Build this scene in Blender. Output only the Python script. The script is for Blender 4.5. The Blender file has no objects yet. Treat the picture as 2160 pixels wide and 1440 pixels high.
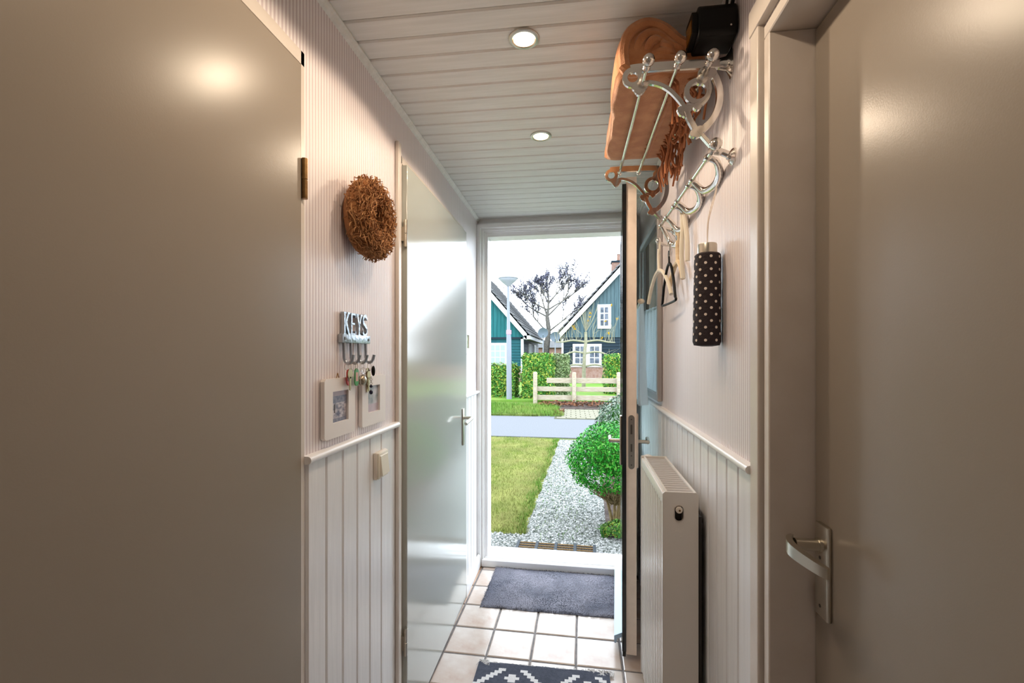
import bpy, bmesh, math, random
from mathutils import Vector, Matrix
import numpy as np

random.seed(7)
R = math.radians
scn = bpy.context.scene
COL = scn.collection

# ------------------------------------------------------------------ camera
F = 960.0            # focal length in pixels of the 2160 px wide frame (16 mm on 36 mm)
H = 1.353            # eye height
V0 = 746.0           # horizon row
YAW = math.atan(128 / F)
cY, sY = math.cos(YAW), math.sin(YAW)
cam = bpy.data.cameras.new('camera')
cam.sensor_width = 36; cam.lens = 36 * F / 2160
cam.shift_y = 26 / 2160
cam.clip_start = 0.02; cam.clip_end = 400
camo = bpy.data.objects.new('camera', cam); COL.objects.link(camo)
camo.location = (0, 0, H); camo.rotation_euler = (R(90), 0, YAW)
scn.camera = camo

# ------------------------------------------------------------------ view + sky
scn.view_settings.view_transform = 'Standard'
scn.view_settings.look = 'None'
scn.view_settings.gamma = 1
scn.view_settings.use_curve_mapping = False
scn.view_settings.exposure = 0.42
SKY = 6.2
LAMP_W = 6.4
LAMP_COL = (1.0, 0.79, 0.58)

world = bpy.data.worlds.new('overcast_sky'); scn.world = world
world.use_nodes = True
wt = world.node_tree
wt.nodes['Background'].inputs['Strength'].default_value = SKY
tc = wt.nodes.new('ShaderNodeTexCoord')
nz = wt.nodes.new('ShaderNodeTexNoise'); nz.inputs['Scale'].default_value = 2.2; nz.inputs['Detail'].default_value = 4
rp = wt.nodes.new('ShaderNodeValToRGB')
rp.color_ramp.elements[0].color = (0.73, 0.85, 0.98, 1); rp.color_ramp.elements[0].position = 0.3
rp.color_ramp.elements[1].color = (0.84, 0.92, 1.0, 1); rp.color_ramp.elements[1].position = 0.65
wt.links.new(tc.outputs['Generated'], nz.inputs['Vector'])
wt.links.new(nz.outputs['Fac'], rp.inputs['Fac'])
wt.links.new(rp.outputs['Color'], wt.nodes['Background'].inputs['Color'])

# ------------------------------------------------------------------ pixel -> place
def at_d(u, v, d):
    r = (u - 1080) / F * d
    return Vector((r * cY - d * sY, r * sY + d * cY, H + (V0 - v) / F * d))
def at_floor(u, v, z=0.0):
    return at_d(u, v, F * (H - z) / (v - V0))
def at_x(u, v, X):
    t = (u - 1080) / F
    y = X * (cY + t * sY) / (t * cY - sY)
    return at_d(u, v, y * cY - X * sY)
def at_y(u, v, Y):
    t = (u - 1080) / F
    x = Y * (t * cY - sY) / (cY + t * sY)
    return at_d(u, v, Y * cY - x * sY)

# ------------------------------------------------------------------ mesh builder
class MB:
    def __init__(s): s.v = []; s.f = []; s.m = []; s.cur = 0
    def add(s, vs, fs):
        o = len(s.v); s.v.extend([tuple(p) for p in vs])
        for f in fs: s.f.append(tuple(i + o for i in f)); s.m.append(s.cur)
        return s
    def box(s, x0, x1, y0, y1, z0, z1):
        return s.add([(x0,y0,z0),(x1,y0,z0),(x1,y1,z0),(x0,y1,z0),(x0,y0,z1),(x1,y0,z1),(x1,y1,z1),(x0,y1,z1)],
                     [(0,3,2,1),(4,5,6,7),(0,1,5,4),(1,2,6,5),(2,3,7,6),(3,0,4,7)])
    def rbox(s, x0, x1, y0, y1, z0, z1, b=0.003, seg=1):
        bm = bmesh.new(); bmesh.ops.create_cube(bm, size=1)
        for p in bm.verts:
            p.co = Vector(((x0+x1)/2 + p.co.x*(x1-x0), (y0+y1)/2 + p.co.y*(y1-y0), (z0+z1)/2 + p.co.z*(z1-z0)))
        bmesh.ops.bevel(bm, geom=list(bm.edges), offset=min(b, .49*min(x1-x0, y1-y0, z1-z0)), segments=seg, affect='EDGES', profile=.5)
        return s.bm(bm)
    def bm(s, bm, free=True):
        bm.verts.index_update()
        s.add([p.co.copy() for p in bm.verts], [[q.index for q in f.verts] for f in bm.faces])
        if free: bm.free()
        return s
    def tube(s, pts, r, n=8, closed=False, cap=True):
        pts = [Vector(p) for p in pts]; k = len(pts)
        rs = list(np.interp(np.linspace(0, 1, k), np.linspace(0, 1, len(r)), r)) if isinstance(r, (list, tuple)) else [r] * k
        t0 = (pts[1] - pts[0]).normalized()
        a = Vector((0, 0, 1)) if abs(t0.z) < .9 else Vector((1, 0, 0))
        nrm = (a - t0 * a.dot(t0)).normalized()
        vs = []; 
        for i, p in enumerate(pts):
            if closed: t = pts[(i+1) % k] - pts[i-1]
            else: t = pts[min(i+1, k-1)] - pts[max(i-1, 0)]
            t = t.normalized() if t.length > 1e-9 else t0
            nrm = nrm - t * nrm.dot(t)
            nrm = nrm.normalized() if nrm.length > 1e-6 else t.orthogonal().normalized()
            b = t.cross(nrm)
            for j in range(n):
                q = 2 * math.pi * j / n
                vs.append(p + (nrm * math.cos(q) + b * math.sin(q)) * rs[i])
        fs = []
        for i in range(k if closed else k - 1):
            i2 = (i + 1) % k
            for j in range(n):
                j2 = (j + 1) % n
                fs.append((i*n+j, i*n+j2, i2*n+j2, i2*n+j))
        if not closed and cap:
            fs.append(tuple(range(n))[::-1]); fs.append(tuple((k-1)*n + j for j in range(n)))
        return s.add(vs, fs)
    def lathe(s, prof, c, axis='z', n=20):
        """prof: list of (radius, height) along the axis from c"""
        c = Vector(c); vs = []
        for r, h in prof:
            for j in range(n):
                q = 2 * math.pi * j / n; a, b = r * math.cos(q), r * math.sin(q)
                vs.append(c + (Vector((a, b, h)) if axis == 'z' else Vector((h, a, b)) if axis == 'x' else Vector((b, h, a))))
        fs = []
        for i in range(len(prof) - 1):
            for j in range(n):
                j2 = (j + 1) % n
                fs.append((i*n+j, i*n+j2, (i+1)*n+j2, (i+1)*n+j))
        fs.append(tuple(range(n))[::-1]); fs.append(tuple((len(prof)-1)*n + j for j in range(n)))
        return s.add(vs, fs)
    def ball(s, c, r, n=14, m=8, sc=(1, 1, 1)):
        c = Vector(c); vs = [c + Vector((0, 0, -r*sc[2]))]
        for i in range(1, m):
            a = -math.pi/2 + math.pi * i / m
            for j in range(n):
                q = 2 * math.pi * j / n
                vs.append(c + Vector((r*sc[0]*math.cos(a)*math.cos(q), r*sc[1]*math.cos(a)*math.sin(q), r*sc[2]*math.sin(a))))
        vs.append(c + Vector((0, 0, r*sc[2]))); top = len(vs) - 1
        fs = [(0, 1 + (j+1) % n, 1 + j) for j in range(n)]
        for i in range(m - 2):
            for j in range(n):
                j2 = (j+1) % n; o = 1 + i*n
                fs.append((o+j, o+j2, o+n+j2, o+n+j))
        o = 1 + (m-2)*n
        fs += [(o+j, o+(j+1) % n, top) for j in range(n)]
        return s.add(vs, fs)
    def prism(s, poly, fn, t0, t1):
        """closed 2-D outline extruded: fn(a, b, t) -> point"""
        n = len(poly)
        vs = [fn(a, b, t0) for a, b in poly] + [fn(a, b, t1) for a, b in poly]
        fs = [tuple(range(n))[::-1], tuple(range(n, 2*n))] + [(i, (i+1) % n, n + (i+1) % n, n + i) for i in range(n)]
        return s.add(vs, fs)
    def strip(s, pts, w, fn, t0, t1, closed=False):
        """flat stroke of width w (one value or per point) along a 2-D polyline, extruded"""
        k = len(pts); P = [Vector((a, b)) for a, b in pts]
        ws = w if isinstance(w, (list, tuple)) else [w] * k
        L, Rr = [], []
        for i in range(k):
            if closed: t = P[(i+1) % k] - P[i-1]
            else: t = P[min(i+1, k-1)] - P[max(i-1, 0)]
            t.normalize(); nn = Vector((-t.y, t.x)) * ws[i] / 2
            L.append(P[i] + nn); Rr.append(P[i] - nn)
        vs = []
        for q in (t0, t1):
            for i in range(k): vs.append(fn(L[i].x, L[i].y, q)); vs.append(fn(Rr[i].x, Rr[i].y, q))
        fs = []; o = 2 * k
        for i in range(k if closed else k - 1):
            j = (i + 1) % k
            fs += [(2*i, 2*i+1, 2*j+1, 2*j), (o+2*i, o+2*j, o+2*j+1, o+2*i+1),
                   (2*i, 2*j, o+2*j, o+2*i), (2*i+1, o+2*i+1, o+2*j+1, 2*j+1)]
        if not closed: fs += [(0, o, o+1, 1), (2*k-2, 2*k-1, o+2*k-1, o+2*k-2)]
        return s.add(vs, fs)
    def mesh(s, name, mats, M=None, smooth=False):
        me = bpy.data.meshes.new(name)
        vs = s.v if M is None else [tuple(M @ Vector(p)) for p in s.v]
        me.from_pydata(vs, [], s.f)
        for m in (mats if isinstance(mats, (list, tuple)) else [mats]): me.materials.append(m)
        if any(s.m): me.polygons.foreach_set('material_index', s.m)
        if smooth:
            me.polygons.foreach_set('use_smooth', [True] * len(me.polygons))
        bm = bmesh.new(); bm.from_mesh(me); bmesh.ops.recalc_face_normals(bm, faces=bm.faces); bm.to_mesh(me); bm.free()
        if smooth and hasattr(me, 'set_sharp_from_angle'): me.set_sharp_from_angle(angle=R(40))
        me.update()
        return me
    def build(s, name, mats, parent=None, M=None, smooth=False):
        return link(name, s.mesh(name, mats, M, smooth), parent)

def link(name, me, parent=None):
    o = bpy.data.objects.new(name, me); COL.objects.link(o)
    if parent is not None: attach(o, parent)
    return o
def attach(o, parent):
    o.parent = parent
    p = parent; M = Matrix.Identity(4)
    while p is not None:
        M = (p.matrix_parent_inverse @ p.matrix_basis if p.parent else p.matrix_basis) @ M; p = p.parent
    o.matrix_parent_inverse = M.inverted()
def tag(o, label=None, cat=None, group=None, kind=None):
    if label: o['label'] = label
    if cat: o['category'] = cat
    if group: o['group'] = group
    if kind: o['kind'] = kind
    return o
def thing(name, loc, label, cat, group=None, kind=None):
    o = bpy.data.objects.new(name, None); COL.objects.link(o)
    o.empty_display_size = .05; o.location = loc
    return tag(o, label, cat, group, kind)
def about(p, ang):
    return Matrix.Translation(p) @ Matrix.Rotation(ang, 4, 'Z') @ Matrix.Translation(-Vector(p))
def arc(c, r, a0, a1, n):
    return [(c[0] + r*math.cos(R(a0 + (a1-a0)*i/n)), c[1] + r*math.sin(R(a0 + (a1-a0)*i/n))) for i in range(n+1)]
def smooth_path(pts, n=6):
    """Catmull-Rom through the points"""
    P = [Vector(p) for p in pts]; out = []
    for i in range(len(P) - 1):
        p0, p1, p2, p3 = P[max(i-1, 0)], P[i], P[i+1], P[min(i+2, len(P)-1)]
        for k in range(n):
            t = k / n
            out.append(.5*((2*p1) + (p2-p0)*t + (2*p0-5*p1+4*p2-p3)*t*t + (3*p1-p0-3*p2+p3)*t**3))
    out.append(P[-1]); return out

# ------------------------------------------------------------------ materials
def lin(c):
    return tuple((x/255/12.92 if x/255 <= .04045 else ((x/255+.055)/1.055)**2.4) for x in c) + (1,)
def mat(name, rgb, rough=.5, metal=0., rgb2=None, nscale=8., detail=4., stretch=None, bump=0., bscale=None,
        island=None, coat=0., spec=.5, sheen=0., transl=0., sheer=0., contrast=(.35, .65)):
    m = bpy.data.materials.new(name); m.use_nodes = True
    nt = m.node_tree; p = nt.nodes['Principled BSDF']
    p.inputs['Base Color'].default_value = lin(rgb); p.inputs['Roughness'].default_value = rough
    p.inputs['Metallic'].default_value = metal; p.inputs['Specular IOR Level'].default_value = spec
    p.inputs['Coat Weight'].default_value = coat; p.inputs['Coat Roughness'].default_value = .12
    p.inputs['Sheen Weight'].default_value = sheen
    tc = nt.nodes.new('ShaderNodeTexCoord'); mp = nt.nodes.new('ShaderNodeMapping')
    nt.links.new(tc.outputs['Object'], mp.inputs['Vector'])
    if stretch: mp.inputs['Scale'].default_value = stretch
    if island:
        g = nt.nodes.new('ShaderNodeNewGeometry'); r = nt.nodes.new('ShaderNodeValToRGB')
        els = r.color_ramp.elements
        while len(els) < len(island): els.new(.5)
        for i, c in enumerate(island): els[i].position = i / max(1, len(island)-1); els[i].color = lin(c)
        nt.links.new(g.outputs['Random Per Island'], r.inputs['Fac'])
        nt.links.new(r.outputs['Color'], p.inputs['Base Color'])
    elif rgb2:
        n = nt.nodes.new('ShaderNodeTexNoise'); n.inputs['Scale'].default_value = nscale; n.inputs['Detail'].default_value = detail
        r = nt.nodes.new('ShaderNodeValToRGB')
        r.color_ramp.elements[0].position, r.color_ramp.elements[1].position = contrast
        r.color_ramp.elements[0].color = lin(rgb); r.color_ramp.elements[1].color = lin(rgb2)
        nt.links.new(mp.outputs['Vector'], n.inputs['Vector']); nt.links.new(n.outputs['Fac'], r.inputs['Fac'])
        nt.links.new(r.outputs['Color'], p.inputs['Base Color'])
    if bump:
        n = nt.nodes.new('ShaderNodeTexNoise'); n.inputs['Scale'].default_value = bscale or nscale; n.inputs['Detail'].default_value = 5
        b = nt.nodes.new('ShaderNodeBump'); b.inputs['Strength'].default_value = bump; b.inputs['Distance'].default_value = .01
        nt.links.new(mp.outputs['Vector'], n.inputs['Vector']); nt.links.new(n.outputs['Fac'], b.inputs['Height'])
        nt.links.new(b.outputs['Normal'], p.inputs['Normal'])
    if transl:
        out = nt.nodes['Material Output']; t = nt.nodes.new('ShaderNodeBsdfTranslucent'); mx = nt.nodes.new('ShaderNodeMixShader')
        t.inputs['Color'].default_value = lin(rgb); mx.inputs[0].default_value = transl
        nt.links.new(p.outputs[0], mx.inputs[1]); nt.links.new(t.outputs[0], mx.inputs[2]); nt.links.new(mx.outputs[0], out.inputs['Surface'])
        if sheer:
            tp = nt.nodes.new('ShaderNodeBsdfTransparent'); m2 = nt.nodes.new('ShaderNodeMixShader'); m2.inputs[0].default_value = sheer
            nt.links.new(mx.outputs[0], m2.inputs[1]); nt.links.new(tp.outputs[0], m2.inputs[2]); nt.links.new(m2.outputs[0], out.inputs['Surface'])
    return m
def emit(name, rgb, s):
    m = bpy.data.materials.new(name); m.use_nodes = True; p = m.node_tree.nodes['Principled BSDF']
    p.inputs['Base Color'].default_value = lin(rgb); p.inputs['Emission Color'].default_value = lin(rgb); p.inputs['Emission Strength'].default_value = s
    return m
def glass_mat(name, tint=(235, 245, 245)):
    m = bpy.data.materials.new(name); m.use_nodes = True; nt = m.node_tree
    nt.nodes.remove(nt.nodes['Principled BSDF']); out = nt.nodes['Material Output']
    t = nt.nodes.new('ShaderNodeBsdfTransparent'); t.inputs['Color'].default_value = lin(tint)
    g = nt.nodes.new('ShaderNodeBsdfGlossy'); g.inputs['Roughness'].default_value = .02
    fr = nt.nodes.new('ShaderNodeFresnel'); fr.inputs['IOR'].default_value = 1.3
    mx = nt.nodes.new('ShaderNodeMixShader')
    nt.links.new(fr.outputs[0], mx.inputs[0]); nt.links.new(t.outputs[0], mx.inputs[1]); nt.links.new(g.outputs[0], mx.inputs[2])
    nt.links.new(mx.outputs[0], out.inputs['Surface'])
    return m
def wallpaper_mat(name, a, b, period=.0125):
    m = bpy.data.materials.new(name); m.use_nodes = True; nt = m.node_tree; p = nt.nodes['Principled BSDF']
    p.inputs['Roughness'].default_value = .42
    tc = nt.nodes.new('ShaderNodeTexCoord'); sx = nt.nodes.new('ShaderNodeSeparateXYZ')
    mu = nt.nodes.new('ShaderNodeMath'); mu.operation = 'MULTIPLY'; mu.inputs[1].default_value = 2*math.pi/period
    si = nt.nodes.new('ShaderNodeMath'); si.operation = 'SINE'
    r = nt.nodes.new('ShaderNodeMapRange'); r.inputs[1].default_value = -.45; r.inputs[2].default_value = .45
    mx = nt.nodes.new('ShaderNodeMix'); mx.data_type = 'RGBA'
    mx.inputs['A'].default_value = lin(a); mx.inputs['B'].default_value = lin(b)
    bp = nt.nodes.new('ShaderNodeBump'); bp.inputs['Strength'].default_value = .35; bp.inputs['Distance'].default_value = .001
    L = nt.links.new
    L(tc.outputs['Object'], sx.inputs[0]); L(sx.outputs['Y'], mu.inputs[0]); L(mu.outputs[0], si.inputs[0]); L(si.outputs[0], r.inputs[0])
    L(r.outputs[0], mx.inputs['Factor']); L(mx.outputs['Result'], p.inputs['Base Color']); L(r.outputs[0], bp.inputs['Height']); L(bp.outputs[0], p.inputs['Normal'])
    return m

M = dict(
    wallpaper=wallpaper_mat('striped_wallpaper', (216, 204, 207), (245, 239, 240)),
    plaster=mat('plaster', (240, 238, 236), .7, rgb2=(244, 242, 240), nscale=30),
    white=mat('white_paint', (243, 242, 241), .32, rgb2=(247, 246, 246), nscale=6),
    wains=mat('wainscot_paint', (236, 236, 237), .33, rgb2=(245, 245, 246), nscale=14, stretch=(4, 4, .25), bump=.06, bscale=40),
    ceil=mat('ceiling_paint', (232, 232, 228), .42, rgb2=(243, 243, 240), nscale=10, stretch=(.4, 6, 6), bump=.08, bscale=30),
    door=mat('greige_door_paint', (156, 146, 134), .27, bump=.02, bscale=350, spec=.25),
    door2=mat('pale_green_door_paint', (186, 190, 184), .13, bump=.012, bscale=250),
    frame=mat('door_frame_paint', (218, 208, 198), .34, rgb2=(224, 215, 206), nscale=12, bump=.03, bscale=80),
    tile=mat('cream_floor_tile', (182, 152, 132), .22, rgb2=(208, 197, 188), nscale=4.5, detail=6, bump=.08, bscale=30, contrast=(.3, .55)),
    strip=mat('brown_skirting_tile', (150, 112, 84), .4, rgb2=(186, 150, 120), nscale=14),
    grout=mat('grout', (112, 108, 108), .9, rgb2=(138, 132, 130), nscale=40),
    chrome=mat('polished_aluminium', (222, 218, 212), .14, 1.0),
    cast=mat('cast_metal', (176, 184, 192), .3, 1.0, bump=.25, bscale=90),
    satin=mat('satin_aluminium', (205, 200, 188), .3, 1.0),
    brass=mat('worn_brass', (128, 100, 66), .35, 1.0, rgb2=(160, 126, 84), nscale=60),
    brasskey=mat('key_metal', (170, 150, 118), .3, 1.0),
    black=mat('black_plastic', (7, 6, 6), .45, spec=.25),
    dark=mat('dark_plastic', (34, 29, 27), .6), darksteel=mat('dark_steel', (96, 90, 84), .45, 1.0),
    darkdoor=mat('black_green_paint', (22, 28, 32), .12, coat=.6),
    cream=mat('cream_door_edge', (246, 228, 212), .4, rgb2=(238, 220, 204), nscale=20, bump=.05, bscale=60),
    steel=mat('lock_steel', (150, 142, 134), .38, 1.0),
    bluebar=mat('pale_blue_weather_bar', (168, 196, 222), .35),
    mirror=mat('mirror_glass', (236, 240, 242), .02, 1.0),
    silver=mat('silver_frame', (172, 168, 166), .35, .6),
    lace=mat('lace_curtain', (240, 242, 246), .9, transl=.5, sheer=.45),
    radiator=mat('radiator_enamel', (226, 220, 212), .32),
    grille=mat('radiator_grille', (188, 178, 170), .4),
    beige=mat('beige_plastic', (234, 224, 212), .45),
    blanket=mat('camel_fleece', (188, 122, 78), .95, rgb2=(208, 146, 100), nscale=25, bump=.25, bscale=300, sheen=.4),
    fringe=mat('blanket_fringe', (176, 96, 52), .95, island=((150, 90, 56), (196, 130, 90))),
    twig=mat('wreath_twigs', (120, 72, 40), .8, island=((120, 80, 48), (172, 118, 72), (214, 164, 112))),
    twigcore=mat('wreath_core', (165, 112, 68), .9),
    wood=mat('pale_hanger_wood', (222, 196, 156), .4, rgb2=(232, 210, 174), nscale=20, stretch=(1, 1, 8)),
    woodc=mat('cream_plastic', (232, 224, 206), .4),
    umb=mat('umbrella_cloth', (40, 28, 34), .75, bump=.3, bscale=220),
    dot=mat('white_dot', (236, 224, 212), .8),
    rug=mat('grey_shag_mat', (84, 86, 98), .98, rgb2=(124, 122, 132), nscale=5, island=None, bump=.5, bscale=120),
    tuft=mat('shag_tufts', (84, 86, 98), .98, rgb2=(142, 140, 150), nscale=3.5, detail=6, contrast=(.38, .6)),
    kdark=mat('kilim_dark', (58, 62, 76), .95, rgb2=(72, 76, 90), nscale=60, bump=.4, bscale=250),
    klight=mat('kilim_cream', (222, 220, 220), .95, bump=.4, bscale=250),
    photo1=mat('sea_photo', (96, 98, 124), .5, rgb2=(214, 206, 212), nscale=55, detail=6, stretch=(1, 1, 1.6)),
    photo2=mat('dune_photo', (108, 124, 128), .5, rgb2=(200, 200, 206), nscale=26, detail=5),
    photosky=mat('photo_sky', (186, 172, 184), .5, rgb2=(196, 182, 192), nscale=30),
    photosea=mat('photo_sea_band', (104, 110, 134), .5, rgb2=(140, 142, 160), nscale=120),
    photo3=mat('green_photo', (120, 140, 96), .5, rgb2=(206, 216, 190), nscale=40),
    framew=mat('white_picture_frame', (238, 232, 228), .5),
    red=mat('red_tag', (206, 26, 30), .3), green=mat('green_tag', (20, 134, 36), .3), tagpaper=mat('tag_paper', (212, 172, 160), .7),
    navy=mat('navy_bead', (26, 28, 54), .2),
    glass=glass_mat('window_glass'),
    bulb=emit('lamp_lens', (255, 226, 176), 9),
)
# ================================================================== THE SETTING
XL, XR, YF, ZC = -.605, .375, 2.87, 2.215
MR = about((XR, .95, 0), -R(.87))       # the right-hand wall runs a little outwards
MF = about((XL, YF, 0), -R(1.2))        # the front wall and the tiles lie a little askew
YB = -1.6

# ---- floor
floor = tag(MB().box(XL-.12, .62, YB, 3.0, -.06, -.004).build('floor', M['grout']), 'cream tiled hallway floor with dark grey grout lines', 'floor', kind='structure')
MT = about((-.586, 2.0, 0), -R(1.3))
def tile_mesh(name, w, l, m):
    b = MB(); c = .004
    o = [(0,0),(w,0),(w,l),(0,l)]; i = [(c,c),(w-c,c),(w-c,l-c),(c,l-c)]
    b.add([(x,y,-.012) for x,y in o]+[(x,y,-.0025) for x,y in o]+[(x,y,0) for x,y in i],
          [(0,1,5,4),(1,2,6,5),(2,3,7,6),(3,0,4,7),(4,5,9,8),(5,6,10,9),(6,7,11,10),(7,4,8,11),(8,9,10,11)])
    return b.mesh(name, m)
tm = tile_mesh('tile', .191, .191, M['tile']); sm = tile_mesh('skirting_tile', .024, .191, M['strip'])
def put_tile(me, x, y):
    p = MT @ Vector((x, y, 0))
    o = bpy.data.objects.new(me.name, me); COL.objects.link(o)
    o.location = p; o.rotation_euler.z = -R(1.3); attach(o, floor)
for j in range(-13, 7):
    y = 1.81 + .2*j - .0; 
    for i in range(5):
        x = -.586 + .2*i
        if y > 2.75: continue
        put_tile(tm, x + .0045, y + .0045)
    if 0 < j < 6: put_tile(sm, -.6145, y + .0045)
tmh = tile_mesh('tile', .191, .03, M['tile'])
for i in range(5): put_tile(tmh, -.586 + .2*i + .0045, 2.8145)

# ---- walls
wl = MB(); wl.box(XL-.12, XL, YB, 2.99, -.06, ZC+.05)
wall_left = tag(wl.build('wall_left', M['wallpaper']), 'pink-white striped wallpaper wall with the wreath and key rack', 'wall', kind='structure')
wr = MB(); wr.box(XR, XR+.14, .958, 2.99, -.06, ZC+.05); 
wall_right = tag(wr.build('wall_right', M['wallpaper'], M=MR), 'pink-white striped wallpaper wall behind the coat rack', 'wall', kind='structure')
wn = MB(); wn.box(XR, XR+.14, -.02, .959, 2.002, ZC+.05); wn.box(XR, XR+.14, YB, -.02, -.06, ZC+.05); wn.box(.475, .515, -.02, .959, -.06, 2.01)
tag(wn.build('wall_near', M['wallpaper']), 'wall around the greige door with the lever handle', 'wall', kind='structure')
tag(MB().box(XL-.12, XR+.14, YB-.1, YB, -.06, ZC+.05).build('wall_rear', M['plaster']), 'plain rear wall of the hallway', 'wall', kind='structure')
wf = MB(); wf.box(-4, -.56, 2.885, 3.0, -.3, 2.9); wf.box(.315, 4, 2.885, 3.0, -.3, 2.9); wf.box(-.56, .315, 2.885, 3.0, 2.105, 2.9); wf.box(-.56, .315, 2.885, 3.0, -.3, 0.0)
tag(wf.build('wall_front', M['plaster'], M=MF), 'front wall around the open entrance doorway', 'wall', kind='structure')

# ---- ceiling with planks
ceiling = tag(MB().box(XL-.1, .55, YB-.05, 3.0, ZC+.012, ZC+.06).build('ceiling', M['ceil']), 'white painted tongue-and-groove plank ceiling', 'ceiling', kind='structure')
pw = .0775
def plank_mesh(name, L, w, t, c, m):
    """face points -z; length along x, width along y; bevelled long edges"""
    b = MB(); pr = [(0, t), (0, c), (c, 0), (w-c, 0), (w, c), (w, t)]
    b.prism(pr, lambda a, z, x: (x, a, z), 0, L); return b.mesh(name, m)
pm = plank_mesh('plank', .55 - XL + .05, pw - .0034, .012, .0042, M['ceil'])
MC = about((XL, 1.5, 0), R(.55))
k = 0
for i in range(-36, 24):
    y = 1.1176 + i*pw
    if y > 2.88: break
    o = bpy.data.objects.new('plank', pm); COL.objects.link(o)
    o.location = MC @ Vector((XL - .05, y, ZC)); o.rotation_euler.z = R(.55); attach(o, ceiling)

# ---- mouldings, dado rails, baseboards
def run_y(prof, x, y0, y1, z, sgn):
    b = MB(); b.prism([(x + sgn*a, z + c) for a, c in prof], lambda a, c, t: (a, t, c), y0, y1); return b
crown = [(0, 0), (.014, 0), (.016, -.003), (.016, -.007), (.011, -.010), (.007, -.016), (.002, -.019), (0, -.020)]
tag(run_y(crown, XL, YB, YF, ZC, 1).build('trim_1', M['ceil']), 'narrow white moulding where the ceiling meets the wreath wall', 'moulding', kind='structure')
tag(run_y(crown, XR, YB, YF, ZC, -1).build('trim_2', M['ceil'], M=MR), 'narrow white moulding between ceiling and coat rack wall', 'moulding', kind='structure')
ZD = 1.112
dado = [(0, -.009), (.012, -.009)] + [(.012 + .009*math.cos(q), .009*math.sin(q)) for q in [R(a) for a in range(-90, 91, 30)]] + [(0, .009)]
dl = run_y(dado, XL, .957, 1.492, ZD, 1)
tag(dl.build('trim_3', M['white'], smooth=True), 'rounded white dado rail under the two seaside picture frames', 'dado rail', kind='structure')
tag(run_y(dado, XL, 2.475, 2.852, ZD, 1).build('trim_4', M['white'], smooth=True), 'short white dado rail beside the entrance doorway', 'dado rail', kind='structure')
tag(run_y(dado, XR, 1.0, 2.86, ZD, -1).build('trim_5', M['white'], M=MR, smooth=True), 'long rounded white dado rail above the radiator', 'dado rail', kind='structure')
base = [(0, 0), (.012, 0), (.012, .075), (.006, .085), (0, .085)]
tag(run_y(base, XL+.0105, 2.47, 2.853, 0, 1).build('baseboard_left', M['white']), 'white skirting board beside the doorway', 'baseboard', kind='structure')

# ---- wainscot planks (children of the walls)
def wplank(w, sgn):
    b = MB(); c = .0048; t = .009
    b.prism([(0, 0), (0, t-c), (c, t), (w-c, t), (w, t-c), (w, 0)], lambda a, x, z: (sgn*x, a, z), 0.0, ZD-.008); return b.mesh('wainscot_plank', M['wains'])
wm = wplank(.0785, 1); wmr = wplank(.0785, -1)
def wrun(me, wall, x, y0, y1, Mx=None, width=.0785):
    y = y0; n = 0
    while y + width <= y1 + .03:
        o = bpy.data.objects.new('wainscot_plank', me); COL.objects.link(o)
        if Mx is None: o.location = (x, y, 0)
        else:
            o.location = Mx @ Vector((x, y, 0)); o.rotation_euler.z = -R(.87)
        attach(o, wall); y += .0803; n += 1
gl = MB(); gl.box(XL, XL+.0015, .955, 1.49, 0, ZD); gl.box(XL, XL+.0015, 2.47, 2.86, 0, ZD)
gl.build('groove_board', M['wains'], wall_left)
gr = MB(); gr.box(XR-.0015, XR, 1.0, 2.86, 0, ZD); gr.build('groove_board', M['wains'], wall_right, M=MR)
wrun(wm, wall_left, XL, .962, 1.462); wrun(wm, wall_left, XL, 2.475, 2.83)
wrun(wmr, wall_right, XR, 1.0, 2.845, MR)

# ---- front door frame: stepped profile, head, jambs and sill
fr = MB()
def ring(x0, x1, w, zt, y0, y1):
    fr.box(x0, x0+w, y0, y1, 0, zt); fr.box(x1-w, x1, y0, y1, 0, zt); fr.box(x0+w, x1-w, y0, y1, zt-w, zt)
ring(XL+.002, .372, .024, 2.175, 2.832, 2.89)
ring(XL+.026, .348, .014, 2.151, 2.852, 2.90)
ring(XL+.040, .334, .007, 2.137, 2.868, 2.90)
ring(XL+.045, .329, .018, 2.132, 2.884, 2.99)
fr.box(XL+.002, .385, 2.868, 2.89, 2.175, ZC)
tag(fr.build('trim_6', M['white'], M=MF), 'stepped white timber frame around the open entrance doorway', 'door frame', kind='structure')
sl = MB(); sl.rbox(XL+.03, .345, 2.842, 2.90, 0, .046, .004); sl.rbox(XL+.045, .33, 2.875, 3.02, 0, .053, .004); sl.rbox(XL+.055, .32, 2.925, 3.03, 0, .058, .004)
tag(sl.build('trim_7', M['white'], M=MF), 'white raised door sill behind the grey shag mat', 'door sill', kind='structure')

# ---- door_1: the big near greige door on the left
d1 = thing('door_1', (XL, .53, 0), 'large plain greige door next to the wreath, worn brass hinge', 'door', kind='structure')
MB().rbox(XL-.01, XL+.006, .10, .943, .012, 1.997, .002, 2).build('door_panel', M['door'], d1)
b = MB(); b.box(XL, XL+.004, .945, .957, 0, 2.03); b.box(XL, XL+.004, .0, .957, 2.0, 2.03); b.build('casing', M['frame'], d1)
b = MB(); b.lathe([(.0065, 0), (.0065, .041), (.0055, .042), (.0055, .043), (.0065, .044), (.0065, .09)], (XL+.010, .949, 1.70), n=12); b.build('hinge', M['brass'], d1, smooth=True)

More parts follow.
